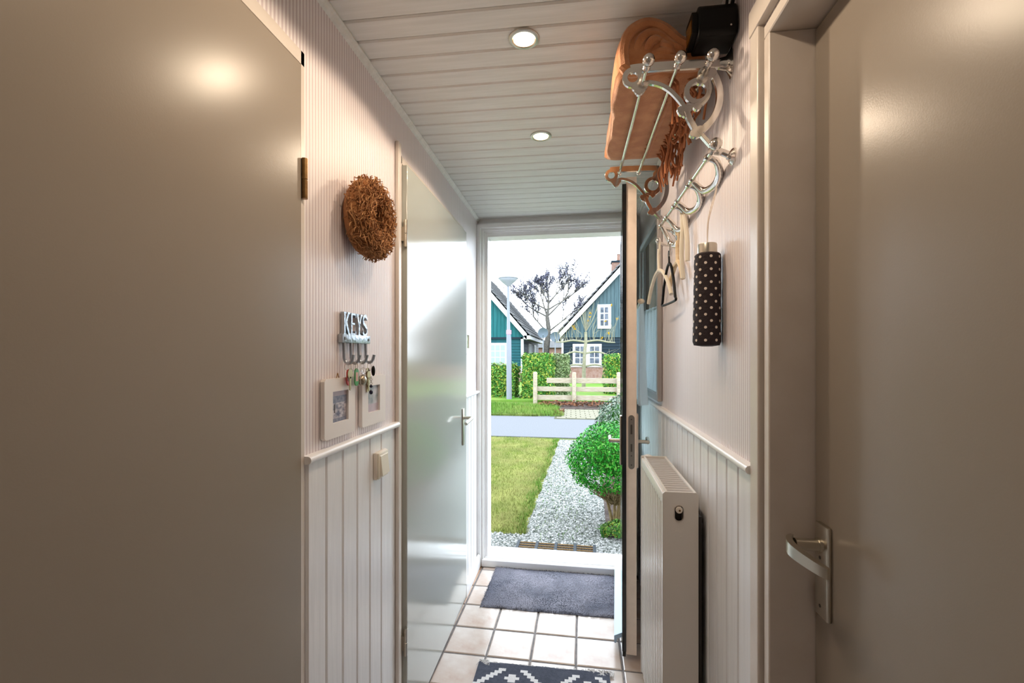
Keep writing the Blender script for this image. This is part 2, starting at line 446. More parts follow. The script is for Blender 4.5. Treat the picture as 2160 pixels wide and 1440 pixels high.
# ---- door_2: the tall glossy door near the entrance
XD = XL + .024
d2 = thing('door_2', (XL, 2.0, 0), 'glossy pale grey-green flush door between light switch and entrance', 'door', kind='structure')
MB().rbox(XL+.002, XD, 1.548, 2.455, .012, 2.022, .0025, 2).build('door_panel', M['door2'], d2)
b = MB(); b.rbox(XL, XL+.014, 1.494, 1.522, 0, 2.085, .004, 2); b.box(XL, XL+.006, 1.522, 1.545, 0, 2.05); b.box(XL, XL+.006, 1.522, 2.47, 2.025, 2.05); b.box(XL, XL+.006, 2.458, 2.472, 0, 2.05)
b.build('casing', M['frame'], d2)
for z in (1.73, .29):
    b = MB(); b.lathe([(.007, 0), (.007, .045), (.006, .046), (.006, .047), (.007, .048), (.007, .095)], (XD-.003, 1.541, z), n=12)
    b.box(XL+.006, XD-.004, 1.535, 1.546, z+.02, z+.07); b.build('hinge', M['satin'], d2, smooth=True)
hd = thing_part = MB().rbox(XD, XD+.007, 2.352, 2.388, .868, 1.062, .003, 2).build('handle_plate', M['satin'], d2, smooth=True)
b = MB(); y0, z0 = 2.37, 1.012
b.tube([(XD+.004, y0, z0), (XD+.045, y0, z0)], .009, 12)
b.tube(smooth_path([(XD+.045, y0+.004, z0), (XD+.053, y0-.012, z0), (XD+.051, y0-.06, z0-.004), (XD+.044, y0-.112, z0-.014)]), .0085, 10)
b.build('lever', M['satin'], hd, smooth=True)

# ---- door_3: greige door on the right, recessed in its frame
XP = .452; YJ = .925
d3 = thing('door_3', (XP, .45, 0), 'plain greige door with a satin lever handle, set back in its frame', 'door', kind='structure')
MB().rbox(XP, XP+.02, .02, YJ-.002, .01, 1.962, .002).build('door_panel', M['door'], d3)
b = MB(); b.rbox(XR-.004, XP+.02, YJ, .948, 0, 1.967, .002); b.rbox(XR-.004, XP+.02, -.02, .948, 1.967, 1.992, .002); b.box(XP+.012, XP+.022, 0, .953, 0, 1.99)
b.build('jamb', M['frame'], d3)
b = MB(); b.rbox(XR-.012, XR+.004, .957, .998, 0, 2.012, .003, 2); b.rbox(XR-.015, XR+.004, -.02, .998, 2.002, 2.055, .003, 2); b.build('casing', M['frame'], d3)
pl = MB().rbox(XP-.009, XP, .866, .908, .878, 1.046, .003, 2).build('handle_plate', M['satin'], d3, smooth=True)
for z in (.985, .898):
    MB().lathe([(.0032, -.0004), (.0032, .0004)], (XP-.0092, .889, z), 'x', 10).build('screw_or_hole', M['darksteel'], pl)
b = MB(); y0, z0 = .888, 1.008
b.lathe([(.0125, -.003), (.0125, .003)], (XP-.011, y0, z0), 'x', 18)
b.tube([(XP-.008, y0, z0), (XP-.052, y0, z0)], .0105, 16)
b.build('spindle', M['satin'], pl, smooth=True)
b = MB()   # curved flat lever reaching towards the hinges
pts = smooth_path([(XP-.049, y0+.018, 0), (XP-.060, y0+.004, 0), (XP-.065, y0-.018, 0), (XP-.060, y0-.045, 0), (XP-.050, y0-.075, 0), (XP-.042, y0-.092, 0)], 5)
b.strip([(p.x, p.y) for p in pts], [.006 + .006*math.sin(math.pi*i/(len(pts)-1)) for i in range(len(pts))], lambda a, c, t: (a, c, z0 + t*(.0115 - .003*abs(c-y0)/.1) - max(0, y0-c)*.12), -1, 1)
b.build('lever', M['satin'], pl, smooth=True)

# ---- the open entrance door
P0 = Vector((.288, 2.842, 0)); P1 = Vector((.2155, 2.05, 0))
e1 = (P1 - P0).normalized(); e2 = Vector((-e1.y, e1.x, 0)); WD = (P1 - P0).length
MD = Matrix(((e1.x, e2.x, 0, P0.x), (e1.y, e2.y, 0, P0.y), (0, 0, 1, 0), (0, 0, 0, 1)))
d4 = thing('door_4', tuple(P0), 'open entrance door, dark outside, cream edge with steel lock', 'door', kind='structure')
def leaf(b0, b1, w, z0, z1, ga, gb, gz0, gz1):
    b = MB(); b.box(w, ga, b0, b1, z0, z1) if False else None
    b.box(0, ga, b0, b1, z0, z1); b.box(gb, w, b0, b1, z0, z1); b.box(ga, gb, b0, b1, z0, gz0); b.box(ga, gb, b0, b1, gz1, z1); return b
leaf(0, .018, WD, .045, 2.10, .11, WD-.11, .82, 1.99).build('outer_skin', M['darkdoor'], d4, M=MD)
leaf(.018, .062, WD-.006, .03, 2.13, .11, WD-.11, .82, 1.99).build('leaf', M['cream'], d4, M=MD)
gp = MB(); gp.box(.105, WD-.105, .026, .032, .815, 1.995); gp.build('pane', M['glass'], d4, M=MD)
b = MB(); b.box(.11, WD-.11, .022, .036, 1.06, 1.09); b.build('glazing_bar', M['white'], d4, M=MD)
b = MB(); b.prism([(0, 0), (-.034, -.018), (-.034, -.05), (-.026, -.05), (-.02, -.03), (0, -.02)], lambda a, c, t: (t, a, .115 + c), .02, WD-.02)
b.build('weather_bar', M['bluebar'], d4, M=MD)
b = MB(); b.box(.01, WD-.004, .002, .016, .02, .05); b.build('draught_strip', M['dark'], d4, M=MD)
ly = WD - .006; zc = .965
b = MB(); hw = .0135
poly = [(.04+x, z) for x, z in arc((0, zc+.105), hw, 0, 180, 8) + arc((0, zc-.105), hw, 180, 360, 8)]
b.prism(poly, lambda a, c, t: (ly + t, a, c), -.002, .002); lk = b.build('lock_plate', M['steel'], d4, M=MD)
for z, hh, ww in ((zc+.055, .02, .004), (zc-.025, .017, .0035)):
    MB().box(ly+.0018, ly+.0028, .04-ww, .04+ww, z-hh, z+hh).build('bolt_slot_shade', M['darksteel'], lk, M=MD)  # dark strips stand for the bolt slots, their inner shade put into the colour
for z in (zc+.1, zc+.075, zc-.06, zc-.1):
    MB().lathe([(.003, .0018), (.003, .0028)], (ly, .04, z), 'x', 8).build('screw_or_hole', M['darksteel'], lk, M=MD)
b = MB(); b.rbox(WD-.075, WD-.035, -.010, .0, zc-.11, zc+.11, .003, 2); op = b.build('outer_handle_plate', M['satin'], d4, M=MD, smooth=True)
b = MB(); b.tube([(WD-.055, -.005, zc-.005), (WD-.055, -.052, zc-.005)], .009, 10); b.tube([(WD-.05, -.05, zc-.005), (WD-.15, -.054, zc-.005)], .009, 10); b.build('lever', M['satin'], op, M=MD, smooth=True)
b = MB(); b.rbox(WD-.075, WD-.035, .062, .071, zc-.12, zc+.12, .003, 2); ip = b.build('inner_handle_plate', M['cream'], d4, M=MD, smooth=True)
b = MB(); b.tube([(WD-.055, .068, zc-.005), (WD-.055, .115, zc-.005)], .0085, 10); b.tube([(WD-.048, .112, zc-.005), (WD-.15, .116, zc-.007)], .009, 10); b.build('lever', M['satin'], ip, M=MD, smooth=True)
# lace curtain on its rod, inner side of the door
cu = thing('curtain', tuple(MD @ Vector((WD/2, .08, 1.1))), 'white dotted lace half-curtain gathered on the entrance door window', 'curtain')
b = MB(); b.tube([(.10, .082, 1.59), (WD-.075, .082, 1.59)], .006, 8); rod = b.build('rod', M['woodc'], cu, M=MD, smooth=True)
for a in (.10, WD-.075): MB().ball((a, .084, 1.59), .017, sc=(1.0, 1.0, .75)).build('finial', M['woodc'], rod, M=MD, smooth=True)
b = MB(); N, K = 90, 14; vs = []
for i in range(N+1):
    a = .115 + (WD-.21)*i/N
    for j in range(K+1):
        t = j/K; amp = .007 + .018*t
        vs.append((a, .088 + .012*t + amp*math.sin(i*.62 + .3*math.sin(i*.17)) + .004*math.sin(3*t+i*.1), 1.60 - .485*t))
b.add(vs, [(i*(K+1)+j, (i+1)*(K+1)+j, (i+1)*(K+1)+j+1, i*(K+1)+j+1) for i in range(N) for j in range(K)])
dd = b.build('lace', M['lace'], cu, M=MD, smooth=True)
# woven dots (fine raised spots)
b = MB(); vs0 = vs
for i in range(2, N, 4):
    for j in range(1, K*3):
        t = (j + (.5 if (i//4) % 2 else 0))/(K*3); amp = .007 + .018*t
        a = .115 + (WD-.21)*i/N
        y = .0885 + .012*t + amp*math.sin(i*.62 + .3*math.sin(i*.17)) + .004*math.sin(3*t+i*.1)
        b.add([(a-.003, y+.0012, 1.6-.485*t), (a, y+.0012, 1.6-.485*t-.003), (a+.003, y+.0012, 1.6-.485*t), (a, y+.0012, 1.6-.485*t+.003)], [(0, 1, 2, 3)])
tag(b.build('lace_dots', mat('lace_dots', (200, 206, 216), .9), cu, M=MD), kind='stuff')

# ---- recessed spots
def spot(y, x, label, off=''):
    p = (x, y, ZC)
    s = thing('recessed_spotlight' + off, p, label, 'lamp', 'recessed ceiling spotlights')
    b = MB(); b.lathe([(.030, 0), (.042, 0), (.042, -.003), (.039, -.005), (.033, -.0055), (.030, -.003), (.030, 0)], p, n=28); b.build('ring', M['satin'], s, smooth=True)
    b = MB(); b.lathe([(.0005, -.0022), (.029, -.002), (.029, .004)], p, n=24); b.build('lens' + off, M['bulb'], s)
    l = bpy.data.lights.new('spot_light' + off, 'SPOT'); l.energy = LAMP_W; l.color = LAMP_COL; l.spot_size = R(158); l.spot_blend = .12; l.shadow_soft_size = .022
    lo = bpy.data.objects.new('spot_light' + off, l); COL.objects.link(lo); lo.location = (x, y, ZC - .028); attach(lo, s)
spot(1.238, -.132, 'lit recessed spotlight in the planks, level with the blanket')
spot(1.80, -.1245, 'lit recessed spotlight in the planks, nearer the entrance doorway')
# third spot of the evenly spaced row, just above the top edge of the picture: in the photograph it lights the
# camera-facing jamb of the right-hand door and throws the slanting shadow of the door head onto jamb and panel
spot(.676, -.132, 'lit recessed spotlight in the planks between the two greige doors', '_offscreen')
# ================================================================== THINGS IN THE HALL
from mathutils import noise
def rnd(a, b): return random.uniform(a, b)

# ---- coat rack
BY0, BY1 = 1.15, 1.77
def bp(cx, cy):
    p = at_y(1260 + cx/4, 60 + cy/4, BY0); return (p.x, p.z)
SC = (Vector(bp(400, 500)) - Vector(bp(500, 500))).length / 100
rack = thing('coat_rack', (.37, 1.46, 1.80), 'ornate polished aluminium wall coat rack with rods, scrolled brackets and ball finials', 'coat rack')
def bracket_mesh():
    cnt = [0]
    def th_(): cnt[0] += 1; return .0042 + .00009*cnt[0]
    b = MB(); f = lambda a, c, t: (a, t, c)
    def st(pts, w, n=5):
        t = th_(); b.strip([(p.x, p.y) for p in smooth_path([bp(*q) + (0,) for q in pts], n)], w*SC, f, -t, t)
    def disc(c, r, n=16):
        t = th_(); b.prism(arc(bp(*c), r*SC, 0, 360*(n-1)/n, n-1), f, -t, t)
    def ringo(c, r, w, n=22, sy=1.): 
        q = [(x, bp(*c)[1] + (z - bp(*c)[1])*sy) for x, z in arc(bp(*c), r*SC, 0, 360*(n-1)/n, n-1)]
        t = th_(); b.strip(q, w*SC, f, -t, t, closed=True)
    st([(280, 350), (340, 340), (600, 318), (900, 305), (965, 315)], 74)
    ringo((297, 418), 66, 44)
    disc((357, 512), 52); disc((320, 500), 30); disc((395, 492), 30); disc((350, 545), 26)
    st([(370, 480), (430, 460), (520, 475), (605, 520), (675, 588), (735, 665)], 34)
    disc((722, 700), 44); disc((760, 680), 34); disc((700, 690), 30); disc((745, 725), 30)
    ringo((845, 535), 92, 46)
    st([(930, 330), (985, 400), (1025, 500), (1030, 610), (1000, 715), (950, 795), (880, 865)], 54)
    disc((905, 392), 62); disc((950, 380), 50); disc((870, 440), 40)
    st([(935, 440), (950, 520), (925, 600), (870, 650)], 26)
    disc((842, 662), 34)
    st([(750, 640), (800, 655), (842, 662)], 24)
    st([(752, 700), (775, 765), (805, 820), (840, 880)], 46)
    disc((832, 882), 46); disc((800, 895), 26); disc((865, 860), 34)
    st([(850, 870), (900, 925), (975, 1010)], 30)
    st([(950, 312), (1040, 306), (1150, 300)], 62)
    return b.mesh('bracket', M['chrome'])
bme = bracket_mesh()
for y in (BY0, BY1):
    o = link('bracket', bme); o.location.y = y; attach(o, rack)
    if True:
        m = o.modifiers.new('b', 'BEVEL'); m.width = .0012; m.segments = 1; m.limit_method = 'ANGLE'; m.angle_limit = R(50)
zt = 2.043
def wallx(y): return XR + .0152*(y - .95)
for y in (BY0, BY1):
    b = MB(); x = wallx(y); b.lathe([(.030, 0), (.030, -.003), (.024, -.006), (.014, -.014), (.011, -.03)], (x, y, zt+.006), 'x', 18)
    for p in range(len(b.v)):
        q = b.v[p]; b.v[p] = (q[0], y + (q[1]-y)*.62, zt+.006 + (q[2]-zt-.006)*1.25)
    b.build('flange', M['chrome'], rack, smooth=True)
rods = [.177, .249, .321]
for x in rods:
    b = MB(); b.tube([(x, BY0-.03, zt), (x, BY1+.012, zt)], .0052, 12); b.build('rod', M['chrome'], rack, smooth=True)
    b = MB(); yy = BY0 - .012
    b.lathe([(.0055, 0), (.0088, -.004), (.006, -.009), (.009, -.013), (.0055, -.02), (.005, -.028)], (x, yy, zt), 'y', 14)
    b.ball((x, yy-.036, zt), .0145); b.build('finial', M['chrome'], rack, smooth=True)
    b = MB(); b.ball((x, BY1+.014, zt), .009); b.build('end_cap', M['chrome'], rack, smooth=True)
xl, zl = .329, 1.835
b = MB(); b.tube([(xl, 1.115, zl), (xl, 1.80, zl)], .0052, 12); b.build('lower_rod', M['chrome'], rack, smooth=True)
b = MB(); b.ball((xl, 1.108, zl+.004), .0145); b.lathe([(.006, .0), (.010, .006), (.007, .012), (.0105, .02), (.006, .026)], (xl, 1.115, zl), 'y', 14); b.build('finial', M['chrome'], rack, smooth=True)
for y in (1.135, 1.80):
    b = MB(); x = wallx(y); b.tube(smooth_path([(xl, y, zl), (xl+.02, y, zl-.004), (x-.012, y, zl-.012), (x-.006, y, zl-.014)]), [.009]*6 + [.008]*6 + [.011]*7, 10)
    b.lathe([(.020, 0), (.020, -.004), (.013, -.01)], (x, y, zl-.016), 'x', 8); b.build('lower_flange', M['chrome'], rack, smooth=True)
b = MB(); b.tube(smooth_path([(wallx(1.9), 1.9, 1.792), (.36, 1.885, 1.79), (.338, 1.865, 1.797)]), .007, 10); b.ball((.336, 1.863, 1.80), .011); b.build('wall_peg', M['chrome'], rack, smooth=True)
hooks = []
for ya, yb, drop in ((1.176, 1.319, .034), (1.36, 1.498, .036), (1.545, 1.66, .05), (1.685, 1.765, .075)):
    xo = min(.050, wallx(ya) - xl - .007)
    pts = smooth_path([(xl, ya, zl), (xl+xo*.55, ya+.004, zl-drop*.25), (xl+xo*.97, ya+(yb-ya)*.28, zl-drop*.8), (xl+xo, ya+(yb-ya)*.62, zl-drop*1.1), (xl+xo*.75, yb-.004, zl-drop*.95), (xl+xo*.3, yb+.004, zl-drop*.35), (xl, yb, zl)], 6)
    n = len(pts); b = MB(); b.tube(pts, [.0065 + .004*math.sin(math.pi*min(1, i/(n-1)))**1 for i in range(n)], 10)
    for y in (ya, yb): b.lathe([(.0085, -.008), (.0095, 0), (.0085, .008)], (xl, y, zl), 'y', 12)
    b.build('swivel_hook', M['chrome'], rack, smooth=True)
    hooks.append((xl+xo, ya+(yb-ya)*.5, zl-drop*1.05))
b = MB(); p0 = Vector((wallx(1.56)-.004, 1.555, 1.815)); b.tube(smooth_path([p0, p0+Vector((-.012, 0, .006)), p0+Vector((-.022, 0, -.008)), p0+Vector((-.016, 0, -.026))]), .0045, 8); b.build('small_hook', M['chrome'], rack, smooth=True)

# ---- camel blanket with fringe on the rods
bl = thing('fringed_blanket', (.22, 1.45, 2.05), 'folded camel-brown fleece blanket with twisted fringe lying on the coat rack', 'blanket')
outl = [(.104, 2.066), (.106, 2.12), (.128, 2.172), (.178, 2.197), (.232, 2.180), (.272, 2.130), (.318, 2.098), (.336, 2.072), (.318, 2.053), (.225, 2.0505), (.13, 2.052)]
sec = smooth_path([(x, z, 0) for x, z in outl + outl[:1]], 5)[:-1]; NS, NR = len(sec), 30
cen = Vector((.215, 2.115, 0))
def bsec(t, k):
    out = []
    for p in sec:
        q = cen + (p - cen)*k
        if k > .9: q.x += .022*t*max(0, (.2-q.x)/.1); q.y = 2.05 + (q.y - 2.05)*(1 - .16*t)
        n_ = noise.noise(Vector((q.x*8, t*3.2, q.y*8)))*.011 + noise.noise(Vector((q.x*20, t*8, q.y*20)))*.004
        if q.y > 2.058: q = q + (q - cen).normalized()*n_
        q.y = min(max(q.y, 2.0495), ZC-.014); out.append(q)
    return out
b = MB(); vs = []; ys = [(0, .80)] + [(.02, .93), (.05, .985)] + [(.05 + .88*i/24, 1.0) for i in range(1, 25)] + [(.965, .97), (.985, .9), (1.0, .72)]
for t, k in ys:
    for p in bsec(t, k): vs.append((p.x, 1.175 + .525*t + .010*noise.noise(Vector((p.x*15, 3, p.y*15)))*(1 if t > .5 else .3), p.y))
nR = len(ys)
b.add(vs, [(i*NS+j, i*NS+(j+1) % NS, (i+1)*NS+(j+1) % NS, (i+1)*NS+j) for i in range(nR-1) for j in range(NS)] + [tuple(range(NS))[::-1], tuple((nR-1)*NS+j for j in range(NS))])
cloth = b.build('cloth', M['blanket'], bl, smooth=True)
for k, w, dy in ((.80, .014, 0), (.52, .012, .002), (.27, .011, -.002)):     # folded layers at the near end
    pts = [Vector((p.x, 1.177 + dy + .006*math.sin(i*.4), p.y)) for i, p in enumerate(bsec(0, k))]
    for p in pts: p.z = max(p.z, 2.05 + w)
    st_ = int(NS*(.1 if k < .7 else 0)); b = MB(); b.tube(pts[st_:NS-st_] if k < .7 else pts, w, 8, closed=k > .7); b.build('fold', M['blanket'], bl, smooth=True)
b = MB()
for i in range(70):
    y = 1.20 + .46*(i/69) + rnd(-.004, .004); L = rnd(.03, .07) + (.04 if i > 40 else 0); x1 = rnd(.298, .346)
    near = i < 12
    z0 = zt + .010
    p = [(rnd(.242, .262), y, z0-.002), (.285, y+rnd(-.004, .006), z0 + .004), (x1, y+rnd(-.008, .01), z0 - .012)]
    if near and i % 3 == 0: p = [(.245, y, z0), (.262, y-.004, z0-.015)] + [(.266+rnd(-.004, .004), y-.004, z0-.05), (.268+rnd(-.006, .006), y+rnd(-.006, .006), z0-.09)]
    else:
        zz = 0
        for k in range(3):
            zz += L/3; p.append((min(.352, x1+rnd(-.006, .010)), y+rnd(-.012, .012)+.01*k, z0-.012-zz))
    pp = smooth_path(p, 3); b.tube(pp, [.0042*(1-.25*k/len(pp)) for k in range(len(pp))], 5)
tag(b.build('fringe', M['fringe'], bl, smooth=True), kind='stuff')
b = MB(); b.tube(smooth_path([(.245, 1.19, 2.058), (.265, 1.22, 2.060), (.262, 1.35, 2.056), (.258, 1.55, 2.056), (.26, 1.66, 2.056)]), .010, 8); b.build('hem', M['blanket'], bl, smooth=True)

# ---- hangers
def hanger(name, top, dirv, half, neck, droop, r, m, label, wood=True, bar=False, near=1.0):
    """hook loops over its peg at `top`; arms run along dirv"""
    t = Vector(top); d = Vector(dirv).normalized()
    g = thing(name, tuple(t - Vector((0, 0, neck + droop))), label, 'coat hanger')
    b = MB(); hk = [t + d*.012*math.cos(R(a)) + Vector((0, 0, -.004 + .014*math.sin(R(a)))) for a in range(-20, 200, 20)]
    b.tube(hk + [t - d*.012 + Vector((0, 0, -.03)), t + Vector((0, 0, -.05))], .0042 if wood else .003, 8); b.build('hook', m if wood else M['chrome'], g, smooth=True)
    sh = t - Vector((0, 0, neck))
    b = MB(); pts = smooth_path([t + Vector((0, 0, -.03)), t - Vector((0, 0, neck*.6)) + d*.004, sh], 5); b.tube(pts, r*.8, 8); b.build('neck', m, g, smooth=True)
    for sgn in (1, -1):
        h = half * (near if sgn < 0 else 1)
        pts = smooth_path([sh, sh + d*sgn*h*.35 + Vector((0, 0, -droop*.14)), sh + d*sgn*h*.75 + Vector((0, 0, -droop*.55)), sh + d*sgn*h + Vector((0, 0, -droop))], 5)
        b = MB(); b.tube(pts, r, 8); b.build('arm', m, g, smooth=True)
    if bar:
        a, c = sh + d*half + Vector((0, 0, -droop)), sh - d*half*near + Vector((0, 0, -droop))
        b = MB(); b.tube(smooth_path([a, a + Vector((0, 0, -.012)) - d*.004, c + Vector((0, 0, -.012)) + d*.004, c], 5), r*.9, 8); b.build('trouser_bar', m, g, smooth=True)
    return g
hanger('coat_hanger', (.340, 1.872, 1.800), (-.10, 1, 0), .155, .115, .115, .0075, M['woodc'], 'cream curved coat hanger on the wall peg beside the mirror')
hanger('coat_hanger', (.352, 1.735, 1.762), (-.05, 1, 0), .10, .075, .135, .005, M['black'], 'black plastic coat hanger with a trouser bar', wood=False, bar=True, near=.8)
hanger('coat_hanger', (.366, 1.665, 1.782), (-.02, 1, 0), .12, .105, .07, .0085, M['wood'], 'thick pale wooden coat hanger between the black hanger and the umbrella', near=.6)
g = thing('coat_hanger', (.36, 1.555, 1.60), 'folded cream travel hanger with both arms hanging straight down', 'coat hanger')
b = MB(); t = Vector((.357, 1.555, 1.806)); b.tube(smooth_path([t + Vector((0, 0, .012)), t, t + Vector((.001, .0, -.03)), t + Vector((-.002, .002, -.12)), t + Vector((.002, 0, -.205))]), .0075, 8); b.build('arm', M['woodc'], g, smooth=True)
b = MB(); b.tube(smooth_path([t + Vector((.004, -.012, 0)), t + Vector((.006, -.016, -.03)), t + Vector((.008, -.03, -.09)), t + Vector((.008, -.034, -.155))]), .0078, 8); b.build('arm', M['woodc'], g, smooth=True)

# ---- umbrella
ux, uy = .343, 1.226
um = thing('folding_umbrella', (ux, uy, 1.372), 'short folded black umbrella with white polka dots hanging by its strap', 'umbrella')
b = MB(); prof = [(.027, 1.610), (.0315, 1.606)] + [(.0318 + .0018*i/10 + .0006*math.sin(i*2.1), 1.60 - .215*i/10) for i in range(11)] + [(.031, 1.375), (.012, 1.372)]
n = 22; vs = []
for r, z in prof:
    for j in range(n):
        q = 2*math.pi*j/n; rr = r*(1 + .035*math.sin(3*q + z*9) + .018*math.sin(7*q))
        vs.append((ux + rr*math.cos(q), uy + rr*math.sin(q), z))
b.add(vs, [(i*n+j, i*n+(j+1) % n, (i+1)*n+(j+1) % n, (i+1)*n+j) for i in range(len(prof)-1) for j in range(n)] + [tuple((len(prof)-1)*n+j for j in range(n)), tuple(range(n))])
b.build('cover', M['umb'], um, smooth=True)
b = MB(); b.lathe([(.018, 1.605), (.0235, 1.607), (.0235, 1.632), (.0225, 1.635), (.004, 1.636)], (ux, uy, 0), n=24); b.build('handle', M['satin'], um, smooth=True)
b = MB(); hx, hy, hz = hooks[0]
b.tube(smooth_path([(ux, uy, 1.634), (ux+.003, uy+.004, 1.70), (hx-.004, hy-.012, 1.78), (hx, hy-.01, hz+.008)]), .0012, 5)
b.tube(smooth_path([(ux, uy, 1.634), (ux+.006, uy+.006, 1.70), (hx+.002, hy+.004, 1.78), (hx, hy-.01, hz+.008)]), .0012, 5); b.build('strap', M['dot'], um)
b = MB(); nz_ = 0
for row in range(14):
    z = 1.598 - .0162*row
    for k in range(8):
        q = 2*math.pi*(k + (.5 if row % 2 else 0))/8
        rr = (.0318 + .0018*(1.6-z)/.215)*(1 + .035*math.sin(3*q + z*9) + .018*math.sin(7*q)) + .0007
        c = Vector((ux + rr*math.cos(q), uy + rr*math.sin(q), z)); tq = Vector((-math.sin(q), math.cos(q), 0)); nr = Vector((math.cos(q), math.sin(q), 0))
        vs = [c + tq*.0038*math.cos(R(60*i)) + Vector((0, 0, .0038*math.sin(R(60*i)))) for i in range(6)]
        b.add(vs, [tuple(range(6))])
tag(b.build('polka_dots', M['dot'], um), kind='stuff')

# ---- black box with amber lens under the ceiling
bb = thing('motion_sensor', (.345, 1.14, 2.09), 'black plastic box with an amber window and cable above the coat rack', 'sensor')
b = MB(); x0, x1 = .288, XR - .001
pr = [(1.098, 2.150), (1.094, 2.095), (1.100, 2.086), (1.165, 2.080), (1.172, 2.09), (1.172, 2.155), (1.165, 2.16), (1.105, 2.16)]
b.prism(pr, lambda a, c, t: (t, a, c), x0, x1); o = b.build('housing', M['black'], bb); m = o.modifiers.new('b', 'BEVEL'); m.width = .004; m.segments = 2
b = MB(); b.prism([(1.104, 2.140), (1.104, 2.098), (1.16, 2.088), (1.166, 2.094), (1.166, 2.145), (1.16, 2.150), (1.11, 2.150)], lambda a, c, t: (t, a, c), x0-.012, x0); o = b.build('bezel', M['black'], bb)
b = MB(); b.prism([(1.112, 2.134), (1.112, 2.104), (1.156, 2.098), (1.156, 2.138)], lambda a, c, t: (t, a, c), x0-.0135, x0-.011); b.build('amber_window', mat('amber_lens', (150, 98, 20), .15), bb)
MB().lathe([(.0022, -.0004), (.0022, .0012)], (x1-.016, 1.094, 2.103), 'y', 8).build('screw_or_hole', M['chrome'], bb)
b = MB(); b.tube(smooth_path([(x1-.010, 1.11, 2.155), (x1-.006, 1.105, 2.18), (x1-.008, 1.08, ZC-.012)]), .0045, 8); b.tube(smooth_path([(x1-.022, 1.11, 2.155), (x1-.018, 1.10, 2.185), (x1-.014, 1.07, ZC-.012)]), .0035, 8); b.build('cable', M['black'], bb, smooth=True)

# ---- mirror on the far right wall
mi = thing('wall_mirror', tuple(MR @ Vector((XR, 2.39, 1.14))), 'tall wall mirror in a slim silver frame behind the entrance door', 'mirror')
y0, y1, z0, z1 = 2.07, 2.70, 1.142, 1.962; fw, ft = .032, .022
for nm, (a, c, e, f) in (('frame_side', (y0, y0+fw, z0, z1)), ('frame_side', (y1-fw, y1, z0, z1)), ('frame_rail', (y0+fw, y1-fw, z0, z0+fw)), ('frame_rail', (y0+fw, y1-fw, z1-fw, z1))):
    MB().rbox(XR-ft, XR-.001, a, c, e, f, .003).build(nm, M['silver'], mi, M=MR)
MB().box(XR-.012, XR-.002, y0+fw, y1-fw, z0+fw, z1-fw).build('glass', M['mirror'], mi, M=MR)

# ---- radiator
MRd = about((.30, 1.34, 0), -R(.87))
ra = thing('radiator', (.30, 1.57, 0), 'white panel radiator with ribbed front beneath the coat rack', 'radiator')
rx0, rx1, ry0, ry1, rz0, rz1 = .253, .350, 1.34, 1.80, .13, .962
b = MB(); pts = []; y = ry0 + .008
while y < ry1 - .01:
    pts += [(rx0+.010, y), (rx0+.010, y+.006), (rx0+.003, y+.011), (rx0+.003, y+.024), (rx0+.010, y+.029)]; y += .0318
pts = [(rx0+.003, ry0+.001)] + pts + [(rx0+.010, ry1-.002), (rx0+.022, ry1-.002), (rx0+.022, ry0+.001)]
b.prism(pts, lambda a, c, t: (a, c, t), rz0+.01, rz1-.035); b.build('front_panel', M['radiator'], ra, M=MRd)
MB().rbox(rx0+.002, rx0+.014, ry0+.002, ry1-.002, rz1-.042, rz1-.008, .004, 2).build('front_lip', M['radiator'], ra, M=MRd, smooth=True)
MB().box(rx1-.022, rx1-.002, ry0+.002, ry1-.002, rz0+.01, rz1-.02).build('back_panel', M['radiator'], ra, M=MRd)
b = MB(); hc = ((rx0+rx1)/2 - .004, rz1-.055); hr = .0125
rimt = [(hc[0]+a-0, c) for a, c in arc((0, hc[1]+.006), hr, 0, 180, 10) + arc((0, hc[1]-.014), hr, 180, 360, 10)]
bm = bmesh.new(); loops = []      # sheet-metal end cap with a real opening for the valve
for y_ in (ry0-.004, ry0+.0): loops.append([[bm.verts.new((x_, y_, z_)) for x_, z_ in lp_] for lp_ in ([(rx0+.002, rz0+.002), (rx1-.002, rz0+.002), (rx1, rz0+.004), (rx1, rz1-.006), (rx1-.006, rz1), (rx0+.006, rz1), (rx0, rz1-.006), (rx0, rz0+.004)], rimt[:11] + rimt[11:])])
for o_, i_ in loops:
    es_ = [bm.edges.new((l_[k], l_[(k+1) % len(l_)])) for l_ in (o_, i_) for k in range(len(l_))]
    bmesh.ops.triangle_fill(bm, use_beauty=True, edges=es_)
for q_ in (0, 1):
    A_, B_ = loops[0][q_], loops[1][q_]
    for k in range(len(A_)): bm.faces.new((A_[k], A_[(k+1) % len(A_)], B_[(k+1) % len(B_)], B_[k]))
b.bm(bm); ec = b.build('end_cap', M['radiator'], ra, M=MRd)
MB().rbox(rx0, rx1, ry1-.004, ry1+.004, rz0, rz1, .003, 2).build('end_cap', M['radiator'], ra, M=MRd, smooth=True)
b = MB(); b.rbox(hc[0]-.011, hc[0]+.011, ry0+.010, ry0+.030, hc[1]-.034, hc[1]+.004, .003); b.tube([(hc[0], ry0+.012, hc[1]+.006), (hc[0], ry0+.030, hc[1]+.006)], .0125, 14); b.build('valve_body', M['dark'], ec, M=MRd)
b = MB(); b.strip([(a, c) for a, c in rimt], .0016, lambda a, c, t: (a, t, c), ry0-.006, ry0-.004, closed=True); b.build('vent_rim', M['grille'], ec, M=MRd)
b = MB(); b.lathe([(.0095, .016), (.0095, -.004), (.008, -.005), (.004, -.0052)], (hc[0], ry0-.004, hc[1]+.006), 'y', 16); b.build('vent_plug', M['beige'], ec, M=MRd, smooth=True)
b = MB(); b.lathe([(.003, 0), (.003, -.0008)], (hc[0]+.001, ry0-.0092, hc[1]+.005), 'y', 10); b.build('vent_screw', M['brass'], ec, M=MRd)
